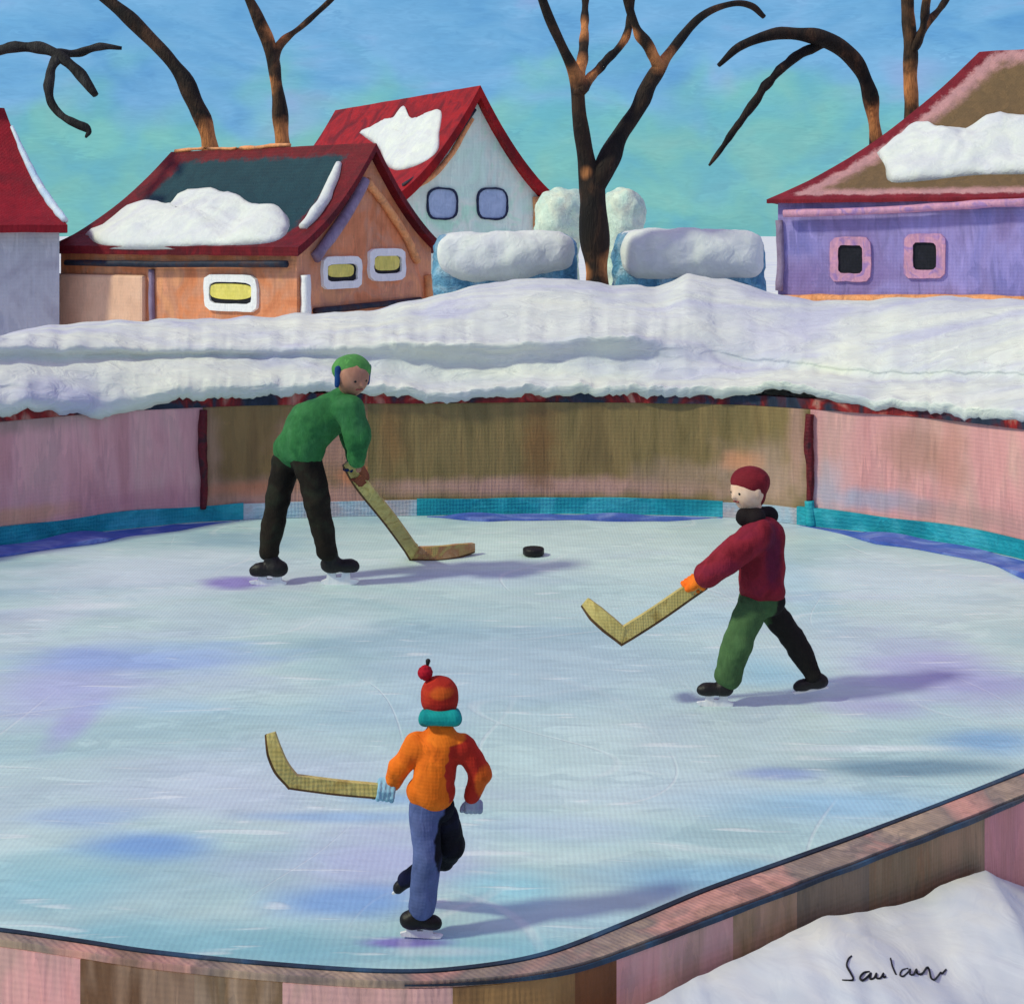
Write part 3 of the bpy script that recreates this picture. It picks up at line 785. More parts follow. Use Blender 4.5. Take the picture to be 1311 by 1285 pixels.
M_orange = paint('orange_wall', [(180, 108, 72), (192, 120, 82), (184, 126, 98), (198, 136, 98)], 1.35, 1.6, bump=0.5, weave=18, contrast=0.15, bscale=8)
M_mint = paint('mint_wall', [(178, 218, 190), (188, 222, 196), (198, 222, 196), (172, 212, 186)], 1.4, 0.9, bump=0.6, weave=10, contrast=0.09, bscale=5,
               blobs=[])
M_purple = paint('purple_wall', [(114, 98, 146), (124, 110, 158), (130, 120, 172), (118, 112, 168)], 1.4, 0.7, bump=0.6, weave=16, contrast=0.15, bscale=6)
M_grey = paint('grey_wall', [(146, 146, 160), (160, 162, 174), (150, 152, 168)], 1.4, 1.2, bump=0.5, weave=16, contrast=0.07, bscale=8)
M_roof_cottage = paint('cottage_roof', [(96, 16, 26), (112, 20, 30), (84, 18, 28)], 1.0, 2, bump=0.5, weave=18, contrast=0.15, edge=[(0.40, (24, 62, 72), 0.06)], spec=0.2)
M_roof_red = paint('red_roof', [(108, 12, 20), (134, 16, 22), (160, 20, 24), (118, 14, 24)], 1.05, 0.9, bump=0.5, weave=10, contrast=0.12, spec=0.2)
M_roof_left = paint('crimson_roof', [(126, 16, 30), (142, 22, 36), (120, 26, 36)], 1.05, 0.9, bump=0.5, weave=14, contrast=0.12, spec=0.2)
M_roof_purple = paint('brown_roof', [(112, 24, 36), (130, 34, 44)], 1.05, 2, bump=0.5, weave=16, contrast=0.12, edge=[(0.20, (186, 138, 138), 0.06), (0.46, (112, 90, 62), 0.14)], spec=0.2)
M_white = paint('white_frame', [(216, 214, 216), (230, 228, 226)], 1.3, 6, bump=0.4, weave=18, contrast=0.06)
M_yellow = paint('yellow_pane', [(200, 188, 92), (214, 200, 106)], 1.25, 6, bump=0.4, weave=18, contrast=0.1)
M_darkpane = paint('dark_pane', [(14, 16, 26), (26, 26, 36)], 1.0, 6, bump=0.3, weave=18, contrast=0.2)
M_bluepane = paint('blue_pane', [(140, 156, 184), (156, 170, 196)], 1.35, 4, bump=0.4, weave=12, contrast=0.07)
M_navyframe = paint('navy_frame', [(22, 28, 56), (34, 40, 72)], 1.1, 4, bump=0.3, weave=12, contrast=0.2)
M_pinkframe = paint('pink_frame', [(172, 124, 156), (190, 138, 158), (150, 116, 164)], 1.3, 4, bump=0.4, weave=16, contrast=0.1)
M_beige = paint('beige_wall', [(198, 156, 132), (206, 166, 142)], 1.35, 2, bump=0.4, weave=18, contrast=0.06)
M_mauve = paint('mauve_trim', [(122, 104, 128), (140, 124, 150)], 1.2, 4, bump=0.4, weave=18, contrast=0.12)
M_navy = paint('navy_gutter', [(22, 32, 50), (34, 44, 62), (60, 40, 44)], 1.0, 4, bump=0.4, weave=0, contrast=0.2)
M_orange_trim = paint('orange_trim', [(200, 130, 80), (212, 146, 96), (178, 120, 84)], 1.3, 4, bump=0.4, weave=12, contrast=0.12)

def wall_strip(h, side, pts, w, m, name, off=0.03, parent=None, flat=0.6):
    p = [h.on_wall(x, y, side) + (Vector((-off, 0, 0)) if side == 'u' else Vector((0, -off, 0))) for x, y in pts]
    return link(name, mesh(*tube(p, [w], 8, 4, 0.25, 2.0)), m, parent or h.root)

# orange cottage
def Zat(py, Y): return H - (py - YH) / F * Y
cot = House('cottage', 'small orange cottage with maroon edged dark roof and yellow windows, left of centre', 380, 20.6, R(58), 5.1, 3.4, Zat(309, 20.6), 4.0, hipB=0.8)
cot.build(M_orange, M_roof_cottage, 0.13)
for (x, y, w, h_, sd, gl) in ((297, 375, 70, 48, 'u', (1.0, 0.72, 0.0, 0.02)), (436, 349, 50, 42, 'v', (0.86, 0.75, -0.02, 0.03)), (494, 339, 46, 42, 'v', (0.9, 0.85, 0.0, 0.03))):
    cot.window(x, y, w, h_, sd, M_white, M_yellow, M_darkpane, 0.12, gl)
# beige addition, posts and gutter of the cottage
def slab(h, pxs, y0, y1, off, m, name):
    a = h.on_wall(pxs[0], (y0 + y1) / 2, 'u'); b = h.on_wall(pxs[1], (y0 + y1) / 2, 'u')
    zt = h.on_wall(pxs[0], y0, 'u').z
    me = mesh(*boxv(-off, 0.02, min(a.y, b.y), max(a.y, b.y), 0.0, zt)); bevel(me, 0.05)
    return link(name, me, m, h.root, smooth=False)
slab(cot, (76, 188), 350, 410, 0.10, M_beige, 'wall_panel')
wall_strip(cot, 'u', [(196, 345), (196, 375), (197, 420)], 0.05, M_mauve, 'corner_post')
wall_strip(cot, 'v', [(386, 352), (387, 375), (387, 404)], 0.075, M_white, 'downpipe', 0.07)
wall_strip(cot, 'u', [(92, 336), (200, 338), (300, 338), (374, 338)], 0.05, M_navy, 'gutter', 0.12)
wall_strip(cot, 'v', [(400, 330), (435, 282), (456, 246), (463, 230)], 0.09, M_mauve, 'verge_board', 0.05)
wall_strip(cot, 'v', [(466, 232), (490, 262), (515, 300), (532, 335)], 0.07, M_orange_trim, 'verge_board', 0.05)
wall_strip(cot, 'v', [(545, 352), (547, 375), (547, 400)], 0.08, M_orange_trim, 'corner_post', 0.05)
wall_strip(cot, 'v', [(400, 398), (450, 393), (535, 384)], 0.05, M_navy, 'plinth', 0.05)
def ridge_cap(h, v0, v1, r, m, seed):
    pts = [Vector((h.W / 2, v0 + (v1 - v0) * q, h.eave + h.rise + 0.02 + 0.015 * math.sin(q * 9 + seed))) for q in np.linspace(0, 1, 7)]
    return link('ridge_cap', mesh(*tube(pts, [r * 0.7, r, r * 0.6, r], 8, 4, 0.5, seed)), m, h.root)
ridge_cap(cot, 1.6, 4.2, 0.036, M_orange_trim, 1)
cot.snow_patch([(106, 300), (128, 268), (170, 262), (205, 270), (235, 247), (285, 247), (330, 264), (368, 274), (372, 296), (345, 312), (250, 318), (135, 321)], 'long white snow slab along the lower edge of the dark cottage roof', 0.22, seed=1)
cot.snow_strip([(434, 212), (424, 242), (408, 272), (388, 294)], [0.05, 0.09, 0.10, 0.08], 'thin white snow strip down the right edge of the dark cottage roof')

# mint house with red roof
mint = House('house', 'pale mint gabled house with steep dark red roof in the middle distance', 507, 38.0, R(33), 8.6, 5.0, Zat(246, 38), Zat(112, 39.6), oh=0.3)
mint.pw = 3.6
mint.build(M_mint, M_roof_red, 0.34)
for x in (566, 630):
    mint.window(x, 261, 40, 42, 'v', M_navyframe, M_bluepane, None, 0.055)
wall_strip(mint, 'v', [(606, 140), (575, 185), (545, 218), (515, 238)], 0.07, M_navy, 'verge_board', 0.06)
wall_strip(mint, 'v', [(686, 252), (687, 275), (687, 300)], 0.13, M_orange_trim, 'corner_post', 0.05)
wall_strip(mint, 'v', [(603, 152), (578, 196), (552, 226), (522, 244)], 0.08, M_orange_trim, 'verge_trim', 0.04)
wall_strip(mint, 'v', [(508, 262), (509, 280), (508, 300)], 0.10, M_orange_trim, 'corner_post', 0.05)
mint.snow_patch([(459, 170), (488, 156), (502, 152), (517, 137), (528, 153), (545, 150), (566, 141), (564, 170), (562, 192), (545, 208), (512, 219), (494, 212), (484, 190)], 'jagged white snow patch on the steep red roof of the mint house', 0.2, seed=4)

# purple house on the right
pur = House('house', 'long purple house with brown roof and two black windows on the right', 1640, 23.0, R(66), 9.35, 6.0, Zat(248, 25), Zat(66, 27.0), hipB=3.2, oh=0.16)
def place_left_end(h, px, Y):
    """slide the house so that its far long-wall corner stands on the given column"""
    c = W(px, 0, Y); far = Vector((0, h.L, 0)); rot = Matrix.Rotation(h.root.rotation_euler.z, 4, 'Z')
    o = Vector((c.x, c.y, 0)) - rot @ far; h.root.location = o
    h.M = Matrix.Translation(o) @ rot; h.Mi = h.M.inverted()
place_left_end(pur, 996, 25.6)
pur.build(M_purple, M_roof_purple, 0.07)
for x, y in ((1086, 331), (1181, 327)):
    c = pur.window(x + 3, y + 1, 54, 58, 'u', M_pinkframe, M_darkpane, None, 0.155)
wall_strip(pur, 'u', [(998, 282), (1000, 330), (998, 372)], 0.07, M_mauve, 'corner_post', 0.04)
wall_strip(pur, 'u', [(1006, 274), (1120, 270), (1220, 264), (1330, 258)], 0.07, M_pinkframe, 'gutter', 0.18)
wall_strip(pur, 'u', [(1000, 384), (1100, 384), (1200, 384), (1330, 386)], 0.10, M_orange_trim, 'sill_board', 0.05)
pur.snow_patch([(1120, 196), (1142, 180), (1168, 158), (1200, 166), (1232, 168), (1275, 150), (1320, 152), (1390, 150), (1400, 222), (1311, 224), (1240, 226), (1190, 232), (1140, 234), (1130, 214)], 'broad white snow slab on the brown roof of the purple house', 0.25, seed=8)

# crimson roofed house, mostly out of frame on the left
lh = House('house', 'grey walled house with crimson roof cut off by the left edge', 76, 22.5, R(108), 6.0, 4.4, Zat(276, 22.5), Zat(138, 24.3), hipF=0.9, oh=0.3)
lh.build(M_grey, M_roof_left, 0.12)
lh.snow_hip([0.85, 0.6, 0.35, 0.1, -0.1], [0.03, 0.06, 0.07, 0.05], 'thin pale snow line down the right hip of the crimson roof', M_snow_blue)

# ------------------------------------------------------------------ hedges and bushes
M_hedge = paint('hedge', [(66, 116, 150), (92, 142, 170), (140, 166, 182)], 1.2, 2.5, bump=0.8, weave=0, contrast=0.2, bscale=12, bstretch=(1, 1, 1), dist=0.05)
def hedge(x0, x1, y0, y1, Y, label):
    c = W((x0 + x1) / 2, 0, Y); b = Vector((c.x, Y, 0))
    t = thing('snowy_hedge', b, label, 'hedge', group='snow covered hedges behind the bank')
    hw = (x1 - x0) / 2 / F * Y; zt = Zat(y0, Y) ; zm = Zat(y1, Y)
    link('foliage', sdf_mesh([('b', (0, 0, zt / 2), (hw, 0.42, zt / 2 - 0.005), 0.22)], 0.06, 0.05, 0.05, 5.0), M_hedge, t)
    prims = [('b', (0.0, -0.13, (zt + zm) / 2 + 0.04), (hw - 0.06, 0.44, (zt - zm) / 2 - 0.02), 0.2)]
    for q in (-0.6, 0.1, 0.7):
        prims.append(('e', (q * (hw - 0.4), -0.3, zt - 0.3 + 0.05 * math.sin(q * 7 + x0)), (0.5, 0.32, 0.27)))
    link('snow_cap', sdf_mesh(prims, 0.05, 0.14, 0.045, 2.6), M_snow_roof, t)
hedge(556, 738, 300, 352, 18.2, 'snow covered hedge between the orange cottage and the dark tree trunk')
hedge(786, 976, 297, 360, 18.2, 'snow covered hedge between the dark tree trunk and the purple house')
M_bush = paint('frosty_bush', [(176, 206, 192), (196, 214, 198), (206, 214, 194)], 1.15, 1.4, bump=0.4, weave=0, contrast=0.12, bscale=9, bstretch=(1, 1, 1), dist=0.06)
def bush(px, y0, hw, Y, label):
    b = W(px, 0, Y); b.z = 0; w = hw / F * Y; zt = Zat(y0, Y)
    prims = [((0, 0, 0.1), (0, 0, zt - w), w * 0.8, w)]
    rnd = random.Random(px)
    for k in range(26):
        a = rnd.uniform(0, 6.28); z = rnd.uniform(0.5, zt - w * 0.6); r = w * rnd.uniform(0.25, 0.4); q = w * 0.75
        prims.append(((q * math.cos(a), q * math.sin(a), z), (q * math.cos(a), q * math.sin(a), z + 0.05), r, r))
    t = thing('bush', b, label, 'bush', group='frosted round bushes')
    link('foliage', sdf_mesh(prims, 0.07, 0.3, 0.07, 3.0), M_bush, t)
bush(717, 240, 27, 33, 'frosted pale green bush between the mint house and the dark trunk')
bush(797, 240, 27, 33, 'frosted pale green bush just right of the dark trunk')

# ------------------------------------------------------------------ trees
BARKS = {'black': [(18, 15, 15), (30, 24, 21), (44, 32, 25), (70, 48, 34)], 'brown': [(34, 26, 22), (54, 39, 29), (76, 54, 38), (110, 74, 48)], 'charcoal': [(22, 22, 24), (34, 32, 32), (56, 55, 54)]}
def tree(name, base_px, Y, trunk, branches, label, mat, forks=(), group='bare winter trees'):
    """trunk and branches as (px, py, depth offset) polylines with radii in px; forks: (px, py, r) patches of warm bare bark"""
    s = F / Y
    b = W(base_px, 0, Y); b.z = 0
    t = thing(name, b, label, 'tree', group=group)
    bl = []
    for fx, fy, fr, *fd in forks:
        q = W(fx, fy, Y + (fd[0] if fd else 0)) - b; bl.append((tuple(q), (fr * 1.35 / s,) * 3, (206, 132, 78), 0.9, 1.35, 0.3))
    m = paint('bark', BARKS[mat], 1.0, 2.4, (1, 1, 0.6), bump=0.9, weave=0, contrast=0.28, bscale=14, rough=0.85, dist=0.04, blobs=bl)
    def pl(line): return [W(p[0], p[1], Y + (p[2] if len(p) > 2 else 0)) - b for p in line]
    pts, rad = trunk
    tp = pl(pts); root = Vector((tp[0].x, tp[0].y, -0.1))
    link('trunk', mesh(*tube([root] + tp, [rad[0] / s * 1.15] + [r / s * 0.88 for r in rad], 12, 7, 0.5, base_px)), m, t)
    for pts, rad in branches:
        link('branch', mesh(*tube(pl(pts), [r / s * 0.86 for r in rad], 9, 7, 0.5, pts[0][0])), m, t)
tree('bare_tree', 766, 17.3, ([(764, 365), (764, 320), (762, 280), (760, 244), (752, 206, -0.05), (742, 150, -0.2), (737, 100, -0.3), (720, 60, -0.5), (702, 20, -0.7), (684, -30, -0.9)], [20, 21, 20, 18, 13, 10, 10, 8, 7, 6]),
     [([(740, 122, -0.3), (743, 90, -0.2), (747, 60, 0.0), (749, 20, 0.2), (750, -30, 0.4)], [8, 8, 7, 6, 5]),
      ([(742, 118, -0.3), (770, 84, 0), (800, 52, 0.3), (808, 10, 0.4), (812, -30, 0.5)], [8, 7, 6, 5, 5]),
      ([(759, 252), (772, 216), (794, 176, 0.1), (822, 128, 0.2), (848, 82, 0.3), (872, 50, 0.5), (900, 20, 0.6), (938, 5, 0.8), (962, 8, 0.9), (978, 22, 1.0)], [16, 15, 13, 12, 11, 8, 7, 6, 5, 4]),
      ([(846, 92, 0.3), (834, 66, 0.2), (818, 42, 0.15), (806, 10, 0.1), (800, -30, 0)], [9, 9, 8, 7, 6])],
     'tall bare tree with forked dark trunk standing behind the snow bank between two hedges', 'black', [(742, 92, 18, -.2), (748, 222, 8, -.2), (850, 72, 16, .2), (782, 340, 16), (748, 350, 10), (748, 40, 12, .1), (806, 52, 12, .2)])
tree('bare_tree', 1118, 31.0, ([(1130, 280), (1124, 210), (1118, 150), (1106, 98, -0.2), (1080, 64, -0.4), (1040, 47, -0.6), (995, 44, -0.8), (950, 58, -1.0), (920, 84, -1.2)], [12, 11, 10, 10, 10, 10, 9, 8, 3]),
     [([(1062, 54, -0.4), (1020, 72, -0.6), (985, 105, -0.8), (958, 142, -1.0), (930, 182, -1.2), (908, 212, -1.4)], [6, 7, 7, 6, 5, 1.5])],
     'bare tree arching over to the left behind the purple house', 'black', [(1122, 155, 20)])
tree('bare_tree', 1166, 32.0, ([(1172, 280), (1168, 200), (1166, 120), (1164, 50), (1160, -30)], [11, 11, 10, 10, 9]),
     [([(1166, 70), (1186, 32, 0.3), (1206, 8, 0.5), (1228, -30, 0.8)], [8, 6, 5, 4]), ([(1164, 75), (1180, 40, -0.3), (1186, 0, -0.5), (1190, -30, -0.6)], [6, 6, 6, 5])],
     'straight bare tree with upright trunk rising behind the brown roof', 'brown', [(1172, 110, 20), (1184, 20, 14)])
tree('bare_tree', 264, 26.0, ([(278, 300), (272, 210), (262, 158), (238, 106, 0.1), (205, 62, 0.2), (170, 28, 0.3), (128, -8, 0.4), (100, -30, 0.5)], [13, 13, 13, 11, 10, 9, 8, 6]),
     [],
     'black bare tree leaning left behind the orange cottage roof', 'black', [(272, 180, 22)])
tree('bare_tree', 360, 27.0, ([(364, 300), (362, 210), (359, 165), (353, 110), (345, 60), (332, 28, -0.1), (318, -2, -0.2), (306, -30, -0.3)], [12, 12, 11, 11, 11, 9, 8, 8]),
     [([(350, 78), (358, 58, 0.1), (376, 42, 0.2), (400, 22, 0.4), (432, -8, 0.6), (450, -24, .7)], [9, 8, 5, 4, 4, 3])],
     'brown bare tree forking in two behind the gap between cottage and red roof', 'brown', [(352, 42, 12), (362, 175, 18), (348, 110, 9)])
tree('bare_tree', -70, 24.0, ([(-72, 330), (-74, 200), (-72, 110), (-80, -20)], [16, 15, 13, 10]),
     [([(-72, 120), (-40, 76, -0.2), (14, 62, -0.4), (50, 62, -0.5), (78, 72, -0.6), (104, 98, -0.7), (122, 122, -0.8)], [10, 9, 8, 8, 9, 8, 5]),
      ([(72, 70, -0.55), (100, 68, -0.3), (128, 60, -0.2), (156, 62, -0.1)], [8, 6, 6, 3]),
      ([(74, 72, -0.6), (64, 96, -0.8), (64, 128, -0.9), (82, 150, -1.0), (112, 166, -1.1), (110, 176, -1.2)], [7, 7, 6, 6, 6, 2])],
     'bare dark boughs of a tree reaching in from the left edge', 'charcoal')

# ------------------------------------------------------------------ people
class Person:
    def __init__(s, px, py, label, group=None):
        s.b = ground(px, py); s.root = thing('person', s.b, label, 'person', group=group); s.Y = s.b.y; s.s = F / s.Y
    def P(s, px, py, d=0.0): return W(px, py, s.Y + d) - s.b
    def r(s, px): return px / s.s
    def cone(s, a, b, ra, rb): return (s.P(*a), s.P(*b), s.r(ra), s.r(rb))
    def bone(s, a, b, ra, rb): return (s.P(*a), s.P(*b), s.r(ra * 0.62), s.r(rb * 0.62))
    def ell(s, c, rad, rot=None): return ('e', s.P(*c), tuple(s.r(q) for q in rad), rot)
    def part(s, name, prims, m, h=0.012, k=0.03, rough=0.0, parent=None, rf=9.0):
        return link(name, sdf_mesh(prims, h, k, rough, rf), m, parent or s.root)

def hand(P, g, axis, wrist, sc, rs, m, name='glove', parent=None):
    """gloved hand closed round a stick: palm, four unequal fingers, thumb; g = grip point, wrist = where the sleeve ends"""
    d = axis.normalized(); n = (wrist - g); n = (n - d * n.dot(d)).normalized(); q = d.cross(n)
    fr = 0.0095 * sc
    prims = [(wrist, g + n * (rs + fr * 1.6), 0.024 * sc, 0.024 * sc)]
    pc = g + n * (rs + fr * 1.5)
    prims.append((pc - d * 0.024 * sc, pc + d * 0.024 * sc, 0.018 * sc, 0.017 * sc))
    def at(ang, off, rr): return g + d * off + (n * math.cos(ang) + q * math.sin(ang)) * rr
    for i in range(4):
        off = (i - 1.5) * 0.0195 * sc; end = (R(235), R(262), R(250), R(215))[i]
        an = np.linspace(R(35), end, 5); rr = rs + fr * 1.05
        for a0, a1 in zip(an, an[1:]): prims.append((at(a0, off, rr), at(a1, off, rr), fr * 1.05, fr))
    an = np.linspace(R(-30), R(-150), 4); o0 = -0.03 * sc
    for j, (a0, a1) in enumerate(zip(an, an[1:])): prims.append((at(a0, o0 - 0.006 * sc * j, rs + fr * 1.3), at(a1, o0 - 0.006 * sc * (j + 1), rs + fr * 1.2), fr * 1.25, fr * 1.1))
    return link(name, sdf_mesh(prims, 0.0042 * sc, 0.005 * sc), m, parent or P.root)

def skate(P, c, half, ht, dirx, tilt, ankle, blade_y=None, m=M_black):
    """boot on a blade: c = pixel of boot centre (px,py,d), half length / height in px, toe to dirx"""
    b = P.P(*c); hl, hh = P.r(half), P.r(ht)
    t = Matrix.Rotation(tilt, 3, 'Y')
    ax = t @ Vector((dirx, 0, 0)); ax = Vector(ax) ; up = t @ Vector((0, 0, 1)); w = hh * 0.95
    prims = [(b - ax * hl * 0.62, b + ax * hl * 0.55 - up * hh * 0.12, hh * 0.95, hh * 0.78), (b + ax * hl * 0.4 - up * hh * 0.1, b + ax * (hl - hh * 0.6) - up * hh * 0.25, hh * 0.75, hh * 0.62),
             (b - ax * hl * 0.4, P.P(*ankle), hh * 0.95, hh * 0.85)]
    o = link('skate', sdf_mesh(prims, max(0.007, hh * 0.12), hh * 0.5, hh * 0.08, 14), m, P.root)
    # blade with two stanchions
    bot = blade_y if blade_y is not None else b.z - hh * 1.75
    vs = []
    prof = [(-0.95, 0.25), (-0.9, 0.02), (-0.6, 0.0), (0.6, 0.0), (0.88, 0.06), (1.0, 0.3), (0.9, 0.36), (0.55, 0.42), (0.5, 1.0), (0.15, 1.0), (0.08, 0.55), (-0.18, 0.55), (-0.25, 1.0), (-0.62, 1.0), (-0.68, 0.42)]
    z1 = b.z - hh * 0.7
    tz = lambda u: -math.sin(tilt) * dirx * u * hl
    n = len(prof)
    for sy in (-1, 1):
        for u, v in prof:
            vs.append(Vector((b.x + dirx * u * hl, b.y + sy * hh * 0.22, bot + v * (z1 - bot) + (tz(u) - min(tz(1), tz(-1))) * (1 if tilt else 0))))
    fs = [tuple(range(n)), tuple(range(2 * n - 1, n - 1, -1))] + [(k, (k + 1) % n, n + (k + 1) % n, n + k) for k in range(n)]
    link('blade', mesh(vs, fs), M_steel, o, smooth=False)
    return o

M_stick = paint('ash_wood', [(178, 160, 92), (192, 176, 108), (160, 138, 74)], 1.1, 9, bump=0.4, weave=60, contrast=0.12, dist=0.01)
M_stickedge = paint('dark_wood', [(66, 46, 26), (92, 66, 32), (84, 56, 34)], 1.0, 9, bump=0.3, weave=0, contrast=0.2)
def stick(pts_shaft, pts_blade, w, label, blade_m=None, under=(0, 0, -1)):
    """hockey stick: flat shaft, flat curved blade, dark lower edge"""
    b = pts_shaft[-1].copy(); t = thing('hockey_stick', b, label, 'hockey stick')
    def side_of(tt):
        side = tt.cross(Vector((0, 1, 0))).normalized()
        return -side if side.dot(Vector(under)) < 0 else side
    d1 = (pts_shaft[-1] - pts_shaft[-2]).normalized(); d2 = (pts_blade[0] - pts_shaft[-1]).normalized()
    s1, s2 = side_of(d1), side_of(d2); mit = (s1 + s2).normalized(); mit = mit / max(0.55, mit.dot(s1))
    def ribbon(pts, ws, thick, n=6, e0=-1.0, e1=1.0, mitre=0):
        c = catmull(pts, n); rr = np.interp(np.linspace(0, 1, len(c)), np.linspace(0, 1, len(ws)), ws); vs, fs = [], []
        m = len(c)
        for i, p in enumerate(c):
            tt = (c[min(i + 1, m - 1)] - c[max(i - 1, 0)]).normalized(); side = side_of(tt); th = side.cross(tt).normalized()
            if th.y < 0: th = -th
            if i == mitre % m and mitre is not None: side = mit
            for a, bb_ in ((e0, -1), (e1, -1), (e1, 1), (e0, 1)): vs.append(p + side * (a * rr[i]) + th * (bb_ * thick) - b)
        for i in range(m - 1):
            for k in range(4): fs.append((i * 4 + k, i * 4 + (k + 1) % 4, (i + 1) * 4 + (k + 1) % 4, (i + 1) * 4 + k))
        fs.append((0, 3, 2, 1)); fs.append(tuple((m - 1) * 4 + k for k in range(4)))
        return vs, fs
    bp = [pts_shaft[-1]] + pts_blade; bw = [w, w * 1.1, w * 1.05, w * 0.7]
    sh = link('shaft', mesh(*ribbon(pts_shaft, [w * 0.92, w, w], w * 0.5, mitre=-1)), M_stick, t, smooth=False)
    link('dark_edge', mesh(*ribbon(pts_shaft, [w * 0.92, w, w], w * 0.46, e0=1.01, e1=1.35, mitre=-1)), M_stickedge, sh, smooth=False)  # dark strip along the underside of the shaft
    bl = link('blade', mesh(*ribbon(bp, bw, w * 0.49, mitre=0)), blade_m or M_stick, t, smooth=False)
    link('dark_edge', mesh(*ribbon(bp, bw, w * 0.45, e0=1.01, e1=1.4, mitre=0)), M_stickedge, bl, smooth=False)
    return t

def face(P, c, fwd, rad, eye_m=M_eye):
    """eyes and mouth; c = head centre (local), fwd = looking direction, rad = head radius"""
    f = fwd.normalized(); side = Vector((0, 0, 1)).cross(f).normalized(); up = f.cross(side).normalized()
    for sgn in (-1, 1):
        e = c + f * rad * 0.86 + side * (sgn * rad * 0.36) + up * rad * 0.0
        link('eye', sdf_mesh([('e', e, (rad * 0.10,) * 3)], rad * 0.05, 0.002), eye_m, P.root)
    mth = c + f * rad * 0.9 - up * rad * 0.5
    link('mouth', sdf_mesh([(mth - side * rad * 0.2, mth + side * rad * 0.2, rad * 0.06, rad * 0.06)], rad * 0.035, 0.002), M_lip, P.root)
def head_prims(c, fwd, rad):
    f = fwd.normalized(); side = Vector((0, 0, 1)).cross(f).normalized(); up = f.cross(side).normalized()
    pr = [('e', c, (rad * 0.98, rad * 0.98, rad * 1.12)), (c - up * rad * 0.4 + f * rad * 0.25, c - up * rad * 0.72 + f * rad * 0.35, rad * 0.62, rad * 0.38),
          (c + f * rad * 0.95 + up * rad * 0.02, c + f * rad * 1.08 - up * rad * 0.22, rad * 0.09, rad * 0.14)]
    for sgn in (-1, 1): pr.append((c + side * sgn * rad * 0.97 + up * 0.1 * rad, c + side * sgn * rad * 0.97 - up * 0.22 * rad, rad * 0.16, rad * 0.12))
    return pr

def cloth(name, cols, g=1.1, blobs=(), c=0.14): return paint(name, cols, g, 5, bump=0.45, weave=75, wstr=0.16, contrast=c, bscale=24, blobs=blobs, dist=0.008, rough=0.8, spec=0.15, bstretch=(1, 1, 0.4))

# --- man in green, bent over his stick, facing right
g = Person(388, 748, 'person in green sweater and green cap bending over a stick beside the far boards')
hd = g.P(451, 481, -0.06); hr = g.r(22); fw = Vector((0.62, -0.72, -0.28))
M_green = cloth('green_wool', [(38, 92, 52), (48, 106, 58), (58, 114, 68)], 1.12)
M_gtrouser = cloth('black_trousers', [(24, 20, 16), (34, 28, 22), (38, 40, 30)], 1.0)
body = head_prims(hd, fw, hr) + [
    (g.P(449, 490, -0.03), g.P(440, 520, 0), g.r(12), g.r(9)),
    g.bone((440, 520, 0), (378, 580, 0), 22, 20),
    g.bone((372, 588, 0.08), (386, 588, -0.08), 18, 18),
    g.bone((368, 590, 0.09), (354, 650, 0.06), 13, 10), g.bone((354, 650, 0.06), (343, 712, 0.03), 10, 7),
    g.bone((390, 590, -0.09), (404, 650, -0.12), 13, 10), g.bone((404, 650, -0.12), (421, 712, -0.05), 10, 7),
    g.bone((443, 526, -0.15), (458, 566, -0.17), 9, 8), g.bone((458, 566, -0.17), (459, 602, -0.1), 8, 6),
    g.bone((436, 526, 0.15), (450, 566, 0.2), 9, 8), g.bone((450, 566, 0.2), (452, 598, 0.12), 8, 6)]
g.part('body', body, M_skin_dark, 0.012, 0.02)
face(g, hd, fw, hr)
g.part('sweater', [g.cone((434, 524, 0.02), (400, 545, 0), 26, 31), g.cone((400, 545, 0), (378, 572, 0), 31, 26), g.cone((396, 542, 0.1), (390, 564, -0.1), 22, 21), g.cone((438, 524, 0.13), (443, 524, -0.13), 18, 18),
                   g.cone((370, 574, 0.08), (396, 577, -0.09), 20, 20), g.cone((447, 500, 0), (440, 512, 0), 13, 18),
                   g.cone((448, 526, -0.15), (459, 560, -0.17), 19, 16), g.cone((459, 560, -0.17), (457, 588, -0.12), 16, 12),
                   g.cone((438, 526, 0.15), (450, 562, 0.2), 14, 13), g.cone((450, 562, 0.2), (452, 586, 0.15), 13, 9)], M_green, 0.012, 0.035, 0.014, rf=7)
g.part('trousers', [g.cone((373, 585, 0.07), (390, 585, -0.07), 17, 17), g.cone((366, 592, 0.08), (355, 640, 0.06), 19, 16), g.cone((355, 640, 0.06), (345, 704, 0.03), 16, 14),
                    g.cone((394, 592, -0.08), (405, 640, -0.12), 19, 16), g.cone((405, 640, -0.12), (419, 704, -0.05), 16, 14)], M_gtrouser, 0.012, 0.022, 0.014, rf=6)
cap_m = cloth('green_cap', [(78, 138, 70), (90, 148, 80)], 1.08)
up = Vector((0.12, 0.1, 1)).normalized()
cap = g.part('cap', [('e', hd + up * hr * 0.36 + Vector((-0.015, 0.03, 0)), (hr * 1.14, hr * 1.14, hr * 0.86)), (hd + up * hr * 0.25 - fw * hr * 0.7, hd - fw * hr * 0.75 - up * hr * 0.1, hr * 0.6, hr * 0.5)], cap_m, 0.008, 0.02, 0.005)
navy_m = cloth('navy_flap', [(22, 50, 100), (30, 70, 122)], 1.2)
side = Vector((0, 0, 1)).cross(fw).normalized()
for sgn in (-1, 1):
    e = hd + side * sgn * hr * 1.05
    link('ear_flap', sdf_mesh([(e + up * hr * 0.45, e - up * hr * 0.45 + fw * hr * 0.1, hr * 0.2, hr * 0.15)], 0.008, 0.01), navy_m, cap)
M_brownglove = cloth('brown_glove', [(112, 62, 44), (134, 78, 56)], 1.1)
